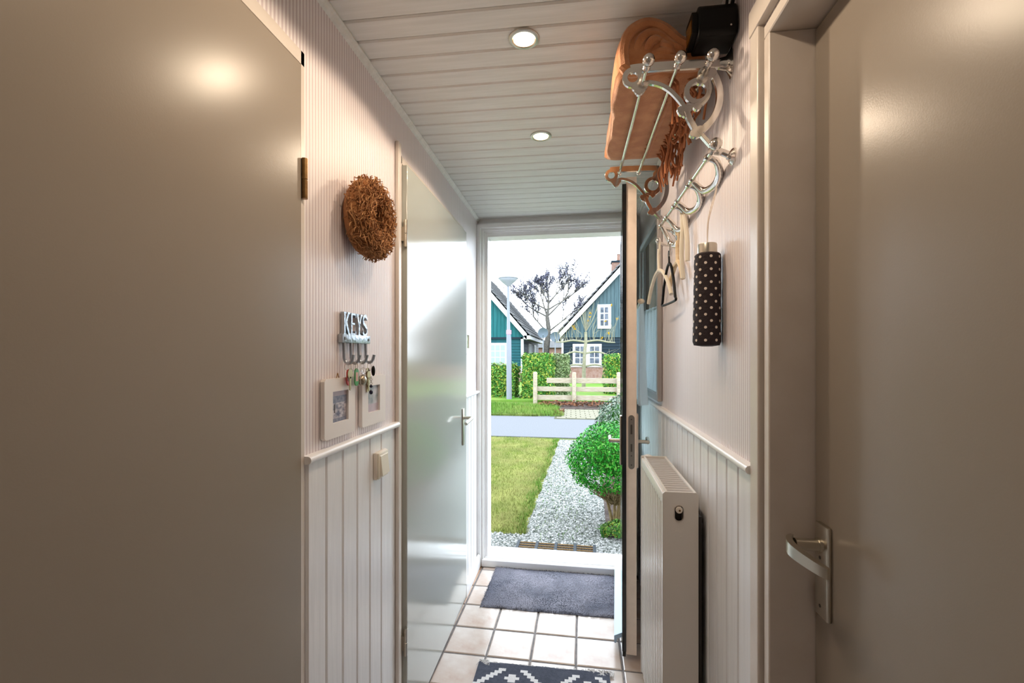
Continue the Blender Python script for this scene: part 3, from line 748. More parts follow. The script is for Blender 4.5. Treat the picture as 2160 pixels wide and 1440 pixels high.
b = MB(); ez = rz1 - .118
for (a0, a1, c0, c1) in ((-.009, .008, .008, .0095), (-.009, -.0075, -.01, .008), (.001, .0025, -.008, .006), (.0025, .008, .004, .006), (.0025, .008, -.008, -.006), (-.0075, -.001, -.002, 0)):
    b.box(hc[0]+a0, hc[0]+a1, ry0-.0046, ry0-.0035, ez+c0, ez+c1)
b.build('embossed_mark', M['radiator'], ec, M=MRd)
for i in range(18):
    y = ry0 + .012 + i*(ry1-ry0-.024)/18
    MB().box(rx0+.016, rx1-.010, y, y+.0208, rz1-.010, rz1-.006).build('grille_slat', M['grille'], ra, M=MRd)
b = MB(); b.box(rx0+.010, rx0+.016, ry0+.004, ry1-.004, rz1-.03, rz1-.002); b.box(rx1-.010, rx1-.003, ry0+.004, ry1-.004, rz1-.03, rz1-.002); b.build('top_rail', M['radiator'], ra, M=MRd)
b = MB(); b.box(rx1+.001, rx1+.009, ry0-.003, ry1-.03, .22, .895); b.build('wall_bracket', M['dark'], ra, M=MRd)
b = MB(); c = ((rx0+rx1)/2-.014, ry1+.004, rz1-.032)
b.lathe([(.012, 0), (.012, .02), (.021, .022), (.023, .03), (.023, .062), (.019, .068), (.004, .07)], c, 'y', 20)
for j in range(20):
    q = 2*math.pi*j/20; p = Vector((c[0]+.0232*math.cos(q), c[1]+.034, c[2]+.0232*math.sin(q))); b.tube([p, p+Vector((0, .03, 0))], .0018, 5)
o = b.build('thermostat_knob', M['beige'], ra, M=MRd, smooth=True)
b = MB(); b.tube([(.31, ry1-.05, .14), (.31, ry1-.05, .0)], .0085, 10); b.build('pipe', M['radiator'], ra, M=MRd, smooth=True)

# ---- light switch on the wainscot
XW = XL + .009
sw = thing('light_switch', (XW, 1.34, .972), 'cream double-framed light switch on the white wainscot', 'light switch')
MB().rbox(XW, XW+.012, 1.303, 1.379, .972, 1.054, .003, 2).build('back_box', M['beige'], sw, smooth=True)
MB().rbox(XW+.011, XW+.018, 1.305, 1.377, .974, 1.052, .003, 2).build('frame', M['woodc'], sw, smooth=True)
b = MB(); b.add([(XW+.017, 1.313, .982), (XW+.017, 1.369, .982), (XW+.017, 1.369, 1.044), (XW+.017, 1.313, 1.044), (XW+.026, 1.315, .984), (XW+.026, 1.367, .984), (XW+.020, 1.367, 1.042), (XW+.020, 1.315, 1.042)],
                [(0,3,2,1),(4,5,6,7),(0,1,5,4),(1,2,6,5),(2,3,7,6),(3,0,4,7)]); b.build('rocker', M['woodc'], sw)

# ---- twig wreath
wc = Vector((-.557, 1.207, 1.728))
wre = thing('twig_wreath', (XL, 1.218, 1.61), 'brown wreath of tangled dry twigs hanging on the striped wall', 'wreath')
b = MB(); pts = [wc + Vector((-.008, .072*math.cos(q), .074*math.sin(q))) for q in [2*math.pi*i/28 for i in range(28)]]; b.tube(pts, .033, 10, closed=True); b.build('core', M['twigcore'], wre, smooth=True)
b = MB()
for i in range(3000):
    q = rnd(0, 2*math.pi); ph = rnd(-2.2, 2.2); r0 = .033
    c = Vector((0, math.cos(q), math.sin(q))); ax = Vector((1, 0, 0)); tn = Vector((0, -math.sin(q), math.cos(q)))
    nrm = ax*math.cos(ph) + c*math.sin(ph)
    p = wc + c*.073 + nrm*(r0+.001)*rnd(.8, 1.05)
    d = (tn*rnd(-1, 1) + nrm*rnd(-.5, .25) + ax.cross(tn)*rnd(-.6, .6)).normalized(); P = [p]
    for k in range(4):
        d = (d + Vector((rnd(-.6, .6), rnd(-.6, .6), rnd(-.6, .6)))*.75).normalized()
        p = p + d*rnd(.004, .0085)
        rv = p - wc; cd_ = Vector((0, rv.y, rv.z)).normalized()*.073; off = rv - cd_
        if off.length > .046: p = wc + cd_ + off.normalized()*rnd(.040, .047)
        if p.x < XL + .003: p.x = XL + .003
        P.append(p.copy())
    w = rnd(.0011, .0019); b.tube(P, [w, w, w*.9, w*.8, w*.5], 4)
tag(b.build('twigs', M['twig'], wre, smooth=True), kind='stuff')

# ---- key rack: letters, bar, four hooks
XK = XL + .001
def kp(u, v, x=XL+.01): p = at_x(u, v, x); return p
kr = thing('key_rack', (XK, 1.21, 1.33), 'shiny cast metal key rack with four hooks reading KEYS', 'key rack')
pL, pR_ = kp(719, 708), kp(778, 711)
yl, yr = pL.y, pR_.y; zb0, zb1 = 1.382, 1.405
bar_ = MB().rbox(XK, XK+.014, yl, yr, zb0, zb1, .002, 2).build('bar', M['cast'], kr, smooth=True)
for y in (yl+.012, yr-.012): MB().lathe([(.0042, -.001), (.0042, .0012)], (XK+.014, y, (zb0+zb1)/2), 'x', 10).build('screw_or_hole', M['darksteel'], bar_)  # dark discs drawn for the screw holes, the shade inside given as colour
def letter(ch, y0, y1, z0, z1):
    b = MB(); f = lambda a, c, t: (XK + t, y0 + a*(y1-y0), z0 + c*(z1-z0))
    W = .2; cnt = [0]; _s = b.strip
    def vs_(p_, w_, f_, t0, t1, closed=False): cnt[0] += 1; return _s(p_, w_, f_, t0, t1 + .00025*cnt[0], closed)
    b.strip = vs_
    def sg(*pts, w=W):
        b.strip(pts, w, f, .002, .011)
    if ch == 'K':
        sg((.2, 0), (.2, 1), w=.2); sg((.25, .42), (.8, .97), w=.17); sg((.38, .55), (.85, .03), w=.2)
        for c in ((.2, .03), (.2, .97), (.8, .97), (.86, .03)): b.strip([(c[0]-.2, c[1]), (c[0]+.17, c[1])], .07, f, .002, .011)
    elif ch == 'E':
        sg((.25, 0), (.25, 1)); 
        for c, e in ((.04, .95), (.52, .75), (.96, .95)): b.strip([(.1, c), (e, c)], .09, f, .002, .011)
        for c in (.1, .9): b.strip([(.9, c-.09), (.9, c+.09)], .09, f, .002, .011)
    elif ch == 'Y':
        sg((.5, 0), (.5, .48)); sg((.5, .45), (.15, .97), w=.19); sg((.5, .45), (.85, .97), w=.17)
        for c in ((.5, .03), (.15, .97), (.85, .97)): b.strip([(c[0]-.2, c[1]), (c[0]+.2, c[1])], .07, f, .002, .011)
    else:
        pts = smooth_path([(.9, .82, 0), (.72, .95, 0), (.42, .97, 0), (.16, .84, 0), (.2, .64, 0), (.5, .52, 0), (.82, .38, 0), (.86, .16, 0), (.6, .03, 0), (.3, .05, 0), (.1, .2, 0)], 4)
        b.strip([(p.x, p.y) for p in pts], .15, f, .002, .011)
    b.build('letter', M['cast'], kr)
lw = (yr - yl - .02)/4
for i, ch in enumerate('KEYS'): letter(ch, yl+.010+i*lw+.001, yl+.010+(i+1)*lw-.002, zb1-.001, zb1+.058)
hy_ = [kp(u, 730).y for u in (726.5, 741, 757, 772)]
for y in hy_:
    b = MB(); b.tube(smooth_path([(XK+.008, y, zb0+.004), (XK+.008, y, 1.36), (XK+.009, y, 1.338), (XK+.017, y, 1.328), (XK+.028, y, 1.333), (XK+.034, y, 1.350)]), [.0042]*10+[.004]*5+[.0045]*11, 8)
    b.build('hook', M['cast'], kr, smooth=True)

# ---- keys on the hooks
def ring_at(c, r, g, ax='y'):
    b = MB(); c = Vector(c); pts = [c + (Vector((r*math.cos(q), 0, r*math.sin(q))) if ax == 'y' else Vector((0, r*math.cos(q), r*math.sin(q)))) for q in [2*math.pi*i/16 for i in range(16)]]
    b.tube(pts, .0009, 6, closed=True); return b.build('ring', M['chrome'], g, smooth=True)
def key(c, g, L=.05, w=.011):
    """blade hanging from the bow, seen flat from the hall"""
    b = MB(); c = Vector(c); f = lambda a, e, t: (c.x + t, c.y + a, c.z + e)
    b.prism(arc((0, -.010), w, 0, 330, 11), f, -.001, .001); b.prism([(-.004, -.018), (.004, -.018), (.004, -L*.55), (.0025, -L*.6), (.004, -L*.7), (.002, -L*.8), (.0035, -L*.9), (0, -L), (-.004, -L*.95)], f, -.001, .001)
    return b.build('key', M['brasskey'], g)
def tagp(c, g, m, w=.0105, L=.038):
    b = MB(); c = Vector(c); f = lambda a, e, t: (c.x + t, c.y + a, c.z + e)
    b.prism(arc((0, -.010), w, 0, 180, 8) + arc((0, -L+.006), w, 180, 360, 8), f, -.0012, .0012); t = b.build('key_tag', m, g)
    MB().box(c.x+.0012, c.x+.0018, c.y-w*.6, c.y+w*.6, c.z-L+.008, c.z-.010).build('tag_paper', M['tagpaper'], t); return t
xh = XK + .019; zh = 1.325
def bunch(i, label):
    return thing('key_bunch', (xh, hy_[i], 1.26), label, 'keys', 'keys on the key rack')
g = bunch(0, 'red key tag with a brass key on the key rack'); ring_at((xh, hy_[0], zh-.006), .010, g); tagp((xh, hy_[0]+.004, zh-.013), g, M['red']); key((xh+.007, hy_[0]-.002, zh-.014), g, .054, .013)
g = bunch(1, 'green key tag with a paper label on the key rack'); ring_at((xh, hy_[1]-.004, zh-.006), .011, g); tagp((xh+.004, hy_[1]+.002, zh-.012), g, M['green'], .011, .042); ring_at((xh-.004, hy_[1], zh-.008), .012, g, 'x')
g = bunch(2, 'keyring with a round metal charm on the key rack'); ring_at((xh, hy_[2], zh-.008), .013, g, 'x'); ring_at((xh+.003, hy_[2], zh-.02), .009, g)
b = MB(); b.ball((xh+.002, hy_[2]-.004, zh-.046), .0155, sc=(.75, 1, 1)); b.build('charm', mat('engraved_charm', (92, 82, 70), .35, 1.0, rgb2=(190, 180, 160), nscale=160), g, smooth=True)
ring_at((xh+.004, hy_[2]-.004, zh-.043), .0165, g, 'x')
g = bunch(3, 'bunch of keys with black fob and dark bead chain on the key rack'); ring_at((xh, hy_[3], zh-.010), .012, g, 'x'); key((xh, hy_[3]-.010, zh-.014), g, .06, .012); key((xh-.005, hy_[3]-.002, zh-.018), g, .066, .011); key((xh+.005, hy_[3]-.014, zh-.022), g, .058, .011)
b = MB(); b.ball((xh+.006, hy_[3]+.014, zh-.022), .014, sc=(.4, .45, 1.1)); b.build('fob', M['black'], g, smooth=True)
for k in range(4): ring_at((xh+.006, hy_[3]-.001, zh-.040-.006*k), .0032, g, 'y' if k % 2 else 'x')
b = MB(); b.ball((xh+.006, hy_[3]-.001, zh-.066), .0045); b.build('bead', M['navy'], g, smooth=True)
b = MB(); b.ball((xh+.006, hy_[3]-.001, zh-.083), .0055, sc=(1, 1, 1.25)); b.build('bead', M['navy'], g, smooth=True)

# ---- white picture frames
def pframe(y0, y1, z0, z1, oy, oz, ow, oh, label, kind, hook=None):
    g = thing('picture_frame', (XL, (y0+y1)/2, z0), label, 'picture frame')
    t0, t1 = XL+.002, XL+.013
    ch = .006; out_ = [(y0+ch, z0), (y1-ch, z0), (y1, z0+ch), (y1, z1-ch), (y1-ch, z1), (y0+ch, z1), (y0, z1-ch), (y0, z0+ch)]; inn = [(oy, oz), (oy+ow, oz), (oy+ow, oz+oh), (oy, oz+oh)]
    vs = [(x, a_, c_) for x in (t0, t1) for a_, c_ in out_ + inn]; fs = []
    for o_ in (0, 12):
        for k in range(4): fs += [(o_+2*k, o_+2*k+1, o_+8+(k+1) % 4, o_+8+k), (o_+2*k+1, o_+(2*k+2) % 8, o_+8+(k+1) % 4)]
    fs += [(k, (k+1) % 8, 12+(k+1) % 8, 12+k) for k in range(8)] + [(8+k, 8+(k+1) % 4, 20+(k+1) % 4, 20+k) for k in range(4)]
    MB().add(vs, fs).build('frame', M['framew'], g)
    b = MB(); xx = t0+.005; w = ow
    def band(f0, f1, mi, x=xx, a0=0, a1=1): b.cur = mi; b.add([(x, oy+a0*w, oz+f0*oh), (x, oy+a1*w, oz+f0*oh), (x, oy+a1*w, oz+f1*oh), (x, oy+a0*w, oz+f1*oh)], [(0, 1, 2, 3)])
    if kind == 'sea':
        band(0, .12, 2); band(.12, .62, 0); band(.62, .84, 2); band(.84, 1, 1); band(.30, .58, 3, xx+.0003, .2, .26)
        ms = [M['photo1'], M['photosky'], M['photosea'], M['dark']]
    elif kind == 'dune':
        band(0, .3, 1); band(.3, 1, 0); ms = [M['photo2'], M['photosky']]
    else:
        band(0, 1, 0); ms = [M['photo3']]
    b.build('photo', ms, g)
    if hook:
        b = MB(); b.tube([(XL+.004, hook-.006, z1), (XL+.004, hook, z1+.012), (XL+.004, hook+.006, z1)], .0012, 5); b.build('hanging_loop', M['brass'], g)
a, c = at_x(674, 860, XL).y, at_x(740, 860, XL).y
def zat(v, u): return at_x(u, v, XL).z
pframe(a, c, 1.142, 1.291, at_x(692, 860, XL).y, zat(893, 692), at_x(725.5, 860, XL).y - at_x(692, 860, XL).y, .079, 'square white frame with a photo of breaking waves, under the red key', 'sea', (a+c)/2)
a, c = at_x(755, 850, XL).y, at_x(805, 850, XL).y
pframe(a, c, 1.142, 1.288, at_x(768, 850, XL).y, zat(871, 768), at_x(793, 850, XL).y - at_x(768, 850, XL).y, .079, 'square white frame with a hazy dune photo, above the light switch', 'dune')
pframe(2.487, 2.60, 1.355, 1.492, 2.515, 1.385, .055, .075, 'small white frame with a green photo beside the entrance doorway', 'green')

# ---- grey shag mat
gm = thing('door_mat', (-.1, 2.61, 0), 'shaggy grey mat lying inside the entrance door', 'mat')
b = MB(); nx, ny = 60, 36; vs = []
mx0, mx1, my0, my1 = -.492, .292, 2.388, 2.838
def mz(x, y): return .009 + .0035*noise.noise(Vector((x*14, y*14, 1))) 
for i in range(nx+1):
    for j in range(ny+1):
        x = mx0 + (mx1-mx0)*i/nx; y = my0 + (my1-my0)*j/ny
        ed = i in (0, nx) or j in (0, ny)
        vs.append((x + (.004*noise.noise(Vector((x*30, y*30, 5))) if ed else 0), y + (.005*noise.noise(Vector((x*30, y*30, 9))) if ed else 0), .0015 if ed else mz(x, y)))
b.add(vs, [(i*(ny+1)+j, (i+1)*(ny+1)+j, (i+1)*(ny+1)+j+1, i*(ny+1)+j+1) for i in range(nx) for j in range(ny)])
MM = about((-.49, 2.39, 0), -R(1.2)); b.build('backing', M['rug'], gm, M=MM, smooth=True)
b = MB()
for i in range(14000):
    x, y = rnd(mx0, mx1), rnd(my0-.003, my1); z = mz(x, y) - .003; q = rnd(0, 6.28); L = rnd(.005, .010); w = .0013
    d = Vector((math.cos(q), math.sin(q), 0)); s = Vector((-d.y, d.x, 0))*w; p = Vector((x, y, z))
    b.add([p - s, p + s, p + d*L*.5 + s + Vector((0, 0, L*.55)), p + d*L + Vector((0, 0, L*.35)), p + d*L*.5 - s + Vector((0, 0, L*.55))], [(0, 1, 2, 4), (4, 2, 3)])
tag(b.build('pile', M['tuft'], gm, M=MM), kind='stuff')

# ---- kilim
ki = thing('kilim_rug', (-.12, 1.5, 0), 'dark blue-grey woven rug with cream stepped diamonds and fringe', 'rug')
kx0, kx1, ky1 = -.405, .168, 1.952; cell = .0155
nx = int((kx1-kx0)/cell); ny = 58; b = MB(); vs = []
for i in range(nx+1):
    for j in range(ny+1):
        x, y = kx0 + cell*i, ky1 - cell*j
        vs.append((x, y, .006 + .0012*math.sin(x*40)*math.sin(y*33)))
ks = []
for i in range(nx):
    for j in range(ny):
        xx = kx0 + cell*(i+.5); per = .31; dx = abs((xx + .25 + per/2) % per - per/2); ci = int(dx/cell)
        r = j - 2; rr = r % 16; rr = rr if rr < 8 else 15 - rr
        on = r >= 0 and (2 + rr <= ci < 4 + rr)
        if r >= 0 and ((rr in (2, 4) and ci < 1) or (rr == 3 and ci < 2)): on = True
        b.cur = 1 if on else 0
        o = i*(ny+1)+j; b.f.append((o, o+1, o+ny+2, o+ny+1)); b.m.append(b.cur)
b.v = vs; b.cur = 0
o = b.build('weave', [M['kdark'], M['klight']], ki); sm_ = o.modifiers.new('t', 'SOLIDIFY'); sm_.thickness = .005; sm_.offset = -1
for p in o.data.polygons: pass
b = MB()
for i in range(170):
    x = kx0 + (kx1-kx0)*i/169; L = rnd(.008, .02) * (1.7 if (i < 14 or i > 120) and random.random() < .6 else 1)
    p = Vector((x, ky1-.002, .006)); d = Vector((rnd(-.7, .7), 1, 0)).normalized()
    b.tube([p, p + d*L*.5 + Vector((0, 0, .003)), p + d*L + Vector((rnd(-.006, .006), 0, -.003))], .0011, 4)
for x in (kx0+.012, kx0+.03, kx1-.02, kx1-.05, kx1-.09):
    for k in range(7):
        p = Vector((x+rnd(-.008, .008), ky1, .007)); b.tube(smooth_path([p, p + Vector((rnd(-.012, .012), .010, .006)), p + Vector((rnd(-.02, .02), -.004, .003)), p+Vector((rnd(-.02, .02), -.018, .002))]), .0015, 4)
tag(b.build('fringe', M['klight'], ki), kind='stuff')
# ================================================================== OUTSIDE
ZG = -.05
def ex(r, g, b, k=2.7):
    """surface colour whose overcast-lit look is the given colour, k = brightness of the daylight on it"""
    k = k * SKY / 2.9 * .62 * 2**scn.view_settings.exposure; out = []
    for c in lin((r, g, b))[:3]:
        c = c/k; out.append(255*(12.92*c if c < .0031308 else 1.055*c**(1/2.4) - .055))
    return tuple(out)
VK = 1.9
E = dict(
    lawn=mat('lawn_soil', ex(150, 160, 70), .95, rgb2=ex(206, 210, 110), nscale=2.2, detail=6),
    blade=mat('grass_blades', ex(178, 214, 70), .7, rgb2=ex(248, 240, 150), nscale=2.6, detail=7, contrast=(.4, .6)),
    blade2=mat('fresh_grass_blades', ex(130, 210, 60), .7, rgb2=ex(200, 232, 110), nscale=1.2, detail=5),
    gravelbed=mat('gravel_bed', ex(206, 210, 202), .9, rgb2=ex(232, 236, 228), nscale=40),
    pebble=mat('pebbles', (200, 200, 200), .7, island=(ex(120, 132, 118), ex(225, 230, 222), ex(255, 255, 250, 2.0), ex(255, 255, 255, 1.4))),
    road=mat('asphalt', ex(180, 184, 194, 3.2), .85, rgb2=ex(206, 209, 216, 3.2), nscale=60, detail=8, bump=.2, bscale=150),
    verge=mat('verge_soil', ex(130, 150, 70), .95, rgb2=ex(170, 190, 90), nscale=3),
    soil=mat('dark_soil', ex(96, 80, 74), .95, rgb2=ex(150, 130, 120), nscale=8),
    litter=mat('fallen_leaves', (150, 90, 60), .9, island=(ex(120, 70, 44), ex(176, 110, 76), ex(206, 150, 110))),
    brickp=mat('paving_brick', ex(196, 190, 162), .85, rgb2=ex(222, 216, 190), nscale=9),
    sand=mat('joint_sand', ex(140, 140, 110), .9),
    fence=mat('weathered_fence', ex(206, 190, 160, 1.6), .85, rgb2=ex(238, 226, 202, 1.6), nscale=6, stretch=(1, 6, 8)),
    hedge=mat('hedge_leaves', (80, 140, 50), .5, island=(ex(50, 120, 50, 1.6), ex(90, 165, 60, 1.6), ex(140, 205, 84, 1.6), ex(220, 216, 90, 1.6))),
    box_leaf=mat('box_leaves', (60, 150, 40), .35, island=(ex(6, 110, 10, 1.5), ex(14, 165, 18, 1.5), ex(60, 205, 40, 1.5), ex(150, 230, 100, 1.5))),
    varieg=mat('variegated_leaves', (180, 200, 180), .5, island=(ex(70, 110, 80, 2), ex(150, 180, 150, 2), ex(220, 232, 214, 2))),
    bush_core=mat('bush_core', ex(76, 146, 54, 1.6), .95, rgb2=ex(96, 160, 64, 1.6), nscale=12),
    twig=mat('garden_twigs', ex(150, 124, 84, 1.6), .9, rgb2=ex(204, 180, 130, 1.6), nscale=20),
    bark=mat('grey_bark', ex(150, 146, 140, 2), .9, rgb2=ex(190, 184, 170, 2), nscale=12),
    pale=mat('lichen_bark', ex(200, 196, 160, 2), .9, rgb2=ex(222, 216, 186, 2), nscale=12),
    bud=mat('purple_buds', ex(110, 110, 150, 2), .9, island=(ex(110, 112, 140, 1.7), ex(170, 168, 190, 1.7))),
    yellow=mat('yellow_leaf', ex(240, 190, 40, 2), .7),
    teal=mat('teal_boards', ex(28, 124, 128, VK), .55, rgb2=ex(50, 142, 146, VK), nscale=3, stretch=(4, 4, .4)),
    teal2=mat('teal_siding', ex(20, 100, 110, VK), .5, rgb2=ex(30, 116, 124, VK), nscale=3),
    slate=mat('blue_grey_boards', ex(92, 120, 130, VK), .55, rgb2=ex(112, 140, 148, VK), nscale=3, stretch=(4, 4, .4)),
    darkb=mat('dark_siding', ex(40, 62, 76, VK), .6),
    wtrim=mat('white_trim', ex(252, 254, 255, 1.45), .5),
    roof=mat('roof_tiles', ex(120, 122, 124, 2.4), .8, rgb2=ex(150, 150, 150, 2.4), nscale=5),
    brick=mat('brick_wall', ex(196, 150, 130, VK), .9, rgb2=ex(216, 180, 164, VK), nscale=10),
    pane=mat('house_window', ex(90, 100, 116, VK), .3, spec=.1, rgb2=ex(150, 158, 176, VK), nscale=5),
    net=mat('net_curtain_window', ex(214, 232, 232, VK), .5, spec=.1),
    lampm=mat('galvanised_post', ex(196, 202, 214, VK), .5, .1),
    lampd=mat('street_lamp_bowl', ex(204, 208, 220, 1.3), .5),
    dish=mat('satellite_dish', ex(140, 156, 170, VK), .5),
    rubber=mat('grey_rubber', ex(110, 118, 126), .7),
    coir=mat('coir_brush', ex(190, 146, 96), .95, rgb2=ex(226, 186, 130), nscale=80),
    sticker=mat('pink_sticker', (236, 120, 150), .5),
)
for k_, m_ in E.items():
    if k_ not in ('pane', 'net'): m_.node_tree.nodes['Principled BSDF'].inputs['Specular IOR Level'].default_value = .12
def S(name, b, m, label, cat, kind='structure', **k): return tag(b.build(name, m, **k), label, cat, kind=kind)
# ---- ground pieces (a small joint of level keeps them apart)
S('ground', MB().box(-60, 60, 3.0, 120, ZG-.3, ZG-.03), E['verge'], 'ground beneath the gardens and the street', 'ground')
lx0, lx1 = -.375, -.215
lawn = MB(); lawn.prism([(-4, 3.56), (-.376, 3.54), (-.215, 7.55), (-4, 7.75)], lambda a, c, t: (a, c, t), ZG-.04, ZG-.008); S('lawn', lawn, E['lawn'], 'patchy yellow-green front lawn beside the gravel path', 'lawn')
gb = MB(); gb.prism([(-4, 3.0), (1.2, 3.0), (1.2, 3.9), (.6, 7.5), (-.215, 7.55), (-.376, 3.54), (-4, 3.56)], lambda a, c, t: (a, c, t), ZG-.04, ZG-.012); S('garden_path', gb, E['gravelbed'], 'pale gravel path leading from the door to the road', 'path')
sb = MB(); sb.prism([(.26, 3.58), (4, 3.5), (4, 7.5), (.60, 7.5), (.32, 5.0)], lambda a, c, t: (a, c, t), ZG-.04, ZG-.004); S('flower_bed', sb, E['soil'], 'dark soil bed under the green round bush', 'flower bed')
rd = MB(); rd.prism([(-40, 8.6), (40, 6.9), (40, 9.6), (-40, 11.4)], lambda a, c, t: (a, c, t), ZG-.06, ZG-.015); S('road', rd, E['road'], 'pale grey asphalt lane across the view', 'road')
def blades(b, n, fx, h0, h1, w=.0025):
    for _ in range(n):
        x, y = fx(); q = rnd(0, 6.28); h = rnd(h0, h1); l = rnd(.1, .9)*h
        b.add([(x-w*math.cos(q), y-w*math.sin(q), ZG-.01), (x+w*math.cos(q), y+w*math.sin(q), ZG-.01), (x+l*math.sin(q), y-l*math.cos(q), ZG-.01+h)], [(0, 1, 2)])
def lawn_pt():
    while True:
        y = 3.55 + 4.1*random.random()**1.3; x = rnd(-2.0, -.2)
        e = -.376 + (y-3.54)/4.0*.161 + .02*math.sin(y*11) + .012*math.sin(y*37)
        if x < e and x > -.24*y + .05 - .25: return x, y
b = MB(); blades(b, 26000, lawn_pt, .012, .035, .002); S('lawn_grass', b, E['blade'], 'short yellow-green grass of the front lawn', 'grass', 'stuff')
def edge_pt():
    y = rnd(3.55, 7.5); return -.385 + (y-3.54)/4.0*.161 + .02*math.sin(y*11) - abs(random.gauss(0, .05)), y
b = MB(); blades(b, 1800, edge_pt, .02, .045, .0025); S('lawn_edge_grass', b, E['blade2'], 'longer green grass along the gravel edge', 'grass', 'stuff')
b = MB()
def pebble_at(x, y, s):
    c = Vector((x, y, ZG - .012 + s*.25)); q = rnd(0, 6.28); a = Vector((math.cos(q), math.sin(q), 0))*s*rnd(.8, 1.3); e = Vector((-math.sin(q), math.cos(q), 0))*s*rnd(.6, 1.); u = Vector((rnd(-.3, .3)*s, rnd(-.3, .3)*s, s*rnd(.4, .75)))
    b.add([c+a, c+e, c-a, c-e, c+u, c-u], [(0,1,4),(1,2,4),(2,3,4),(3,0,4),(1,0,5),(2,1,5),(3,2,5),(0,3,5)])
n = 0
while n < 21000:
    y = 3.03 + 4.5*random.random()**1.7; x = rnd(-.95, .75)
    if y > 3.56:
        e = -.376 + (y-3.54)/4.0*.161 + .02*math.sin(y*11)
        if x < e or x > .26 + (y-3.5)*.08: continue
    pebble_at(x, y, rnd(.006, .0125)); n += 1
S('gravel', b, E['pebble'], 'pale grey and white gravel stones of the path', 'gravel', 'stuff')
def few_pt():
    y = 3.45 + 3.0*random.random(); return rnd(-.30, .12), y
b = MB(); blades(b, 900, few_pt, .012, .03, .0025); S('path_weeds', b, E['blade2'], 'scattered green weeds sprouting through the gravel', 'weeds', 'stuff')

# ---- rubber and brush mat outside
om = thing('outdoor_mat', (-.12, 3.28, ZG), 'rubber and brush boot mat lying on the gravel outside the sill', 'mat')
MO = about((-.12, 3.28, 0), -R(1.5)); zo = ZG + .012; ox0, ox1, oy0, oy1 = -.405, .165, 3.07, 3.345
for i in range(5):
    x = ox0 + (ox1-ox0-.022)*i/4; MB().rbox(x, x+.022, oy0, oy1, zo-.01, zo+.014, .003).build('cross_bar', E['rubber'], om, M=MO)
for j in range(7):
    y = oy0 + .006 + j*.0395
    MB().rbox(ox0+.01, ox1-.01, y, y+.013, zo-.008, zo+.011, .002).build('brush_strip' if j % 2 == 0 or True else '', E['coir'], om, M=MO)
b = MB()
for j in range(6):
    y = oy0 + .022 + j*.0395
    for i in range(46):
        x = ox0 + .026 + i*.0114; b.box(x, x+.006, y, y+.018, zo-.008, zo+.008)
tag(b.build('rubber_teeth', E['rubber'], om, M=MO), kind='stuff')

# ---- leaves and shrubs
def leaf(b, p, nrm, s):
    n = (Vector(nrm) + Vector((rnd(-.8, .8), rnd(-.8, .8), rnd(-.6, .8)))).normalized(); t = n.orthogonal().normalized(); q = rnd(0, 6.28)
    t = (t*math.cos(q) + n.cross(t)*math.sin(q)); w = n.cross(t)*s*.45; p = Vector(p)
    b.add([p - t*s, p + w + n*s*.15, p + t*s, p - w + n*s*.15], [(0, 1, 2), (0, 2, 3)])
def lump(b, c, r, n, s, low=-1.):
    for _ in range(n):
        while True:
            d = Vector((random.gauss(0, 1), random.gauss(0, 1), random.gauss(0, 1))).normalized()
            if d.z > low: break
        k = rnd(.82, 1.04) * (1 + .10*noise.noise(d*2.5 + Vector(c)))
        leaf(b, Vector(c) + Vector((d.x*r[0], d.y*r[1], d.z*r[2]))*k, d, s*rnd(.7, 1.3))
def core(c, r, m, par, name='crown'):
    bm = bmesh.new(); bmesh.ops.create_icosphere(bm, subdivisions=3, radius=1)
    for v in bm.verts: v.co = Vector(c) + Vector((v.co.x*r[0], v.co.y*r[1], v.co.z*r[2]))*(.86 + .08*noise.noise(v.co*3))
    return MB().bm(bm).build(name, m, par, smooth=True)
gbx, gby = .345, 3.86
bu = thing('box_bush', (gbx, gby, ZG), 'round glossy bright green box bush on a short twiggy stem', 'bush')
core((gbx, gby, .52), (.27, .27, .20), E['bush_core'], bu, 'branch_mass')
b = MB(); lump(b, (gbx, gby, .47), (.375, .36, .31), 10000, .013, -.68); tag(b.build('foliage', E['box_leaf'], bu), kind='stuff')
b = MB()
for i in range(150):
    q = rnd(0, 6.28); r = rnd(.08, .33); z = .47 - .31*math.sqrt(max(0, 1-(r/.37)**2)) + rnd(0, .06)
    p = Vector((gbx + r*math.cos(q), gby + r*math.sin(q), z)); a = Vector((gbx+rnd(-.04, .04), gby+rnd(-.04, .04), .10+rnd(0, .1)))
    md = a.lerp(p, .55) + Vector((rnd(-.03, .03), rnd(-.03, .03), -.02)); b.tube(smooth_path([a, md, p], 3), [.0035, .0025, .0012], 4)
tag(b.build('twigs', E['twig'], bu), kind='stuff')
b = MB()
for dx, dy in ((0, 0), (.05, .03), (-.04, .02), (.02, -.05)): b.tube(smooth_path([(gbx+dx*.4, gby+dy*.4, ZG-.01), (gbx+dx, gby+dy, .05), (gbx+dx*2.2, gby+dy*2.2, .25)]), [.018, .013, .009], 7)
b.build('stem', E['twig'], bu, smooth=True)
vb = thing('variegated_bush', (.72, 6.3, ZG), 'pale grey-green variegated bush by the road', 'bush')
core((.75, 6.35, .36), (.40, .36, .38), E['bush_core'], vb, 'branch_mass')
b = MB(); lump(b, (.75, 6.35, .36), (.44, .40, .43), 5200, .022, -.8); tag(b.build('foliage', E['varieg'], vb), kind='stuff')
gc = thing('ground_cover', (.36, 3.62, ZG), 'small trailing leafy plant at the foot of the round bush', 'plant')
b = MB(); lump(b, (.38, 3.62, ZG+.03), (.16, .13, .07), 900, .014, -.1); tag(b.build('foliage', E['hedge'], gc), kind='stuff')
b = MB()
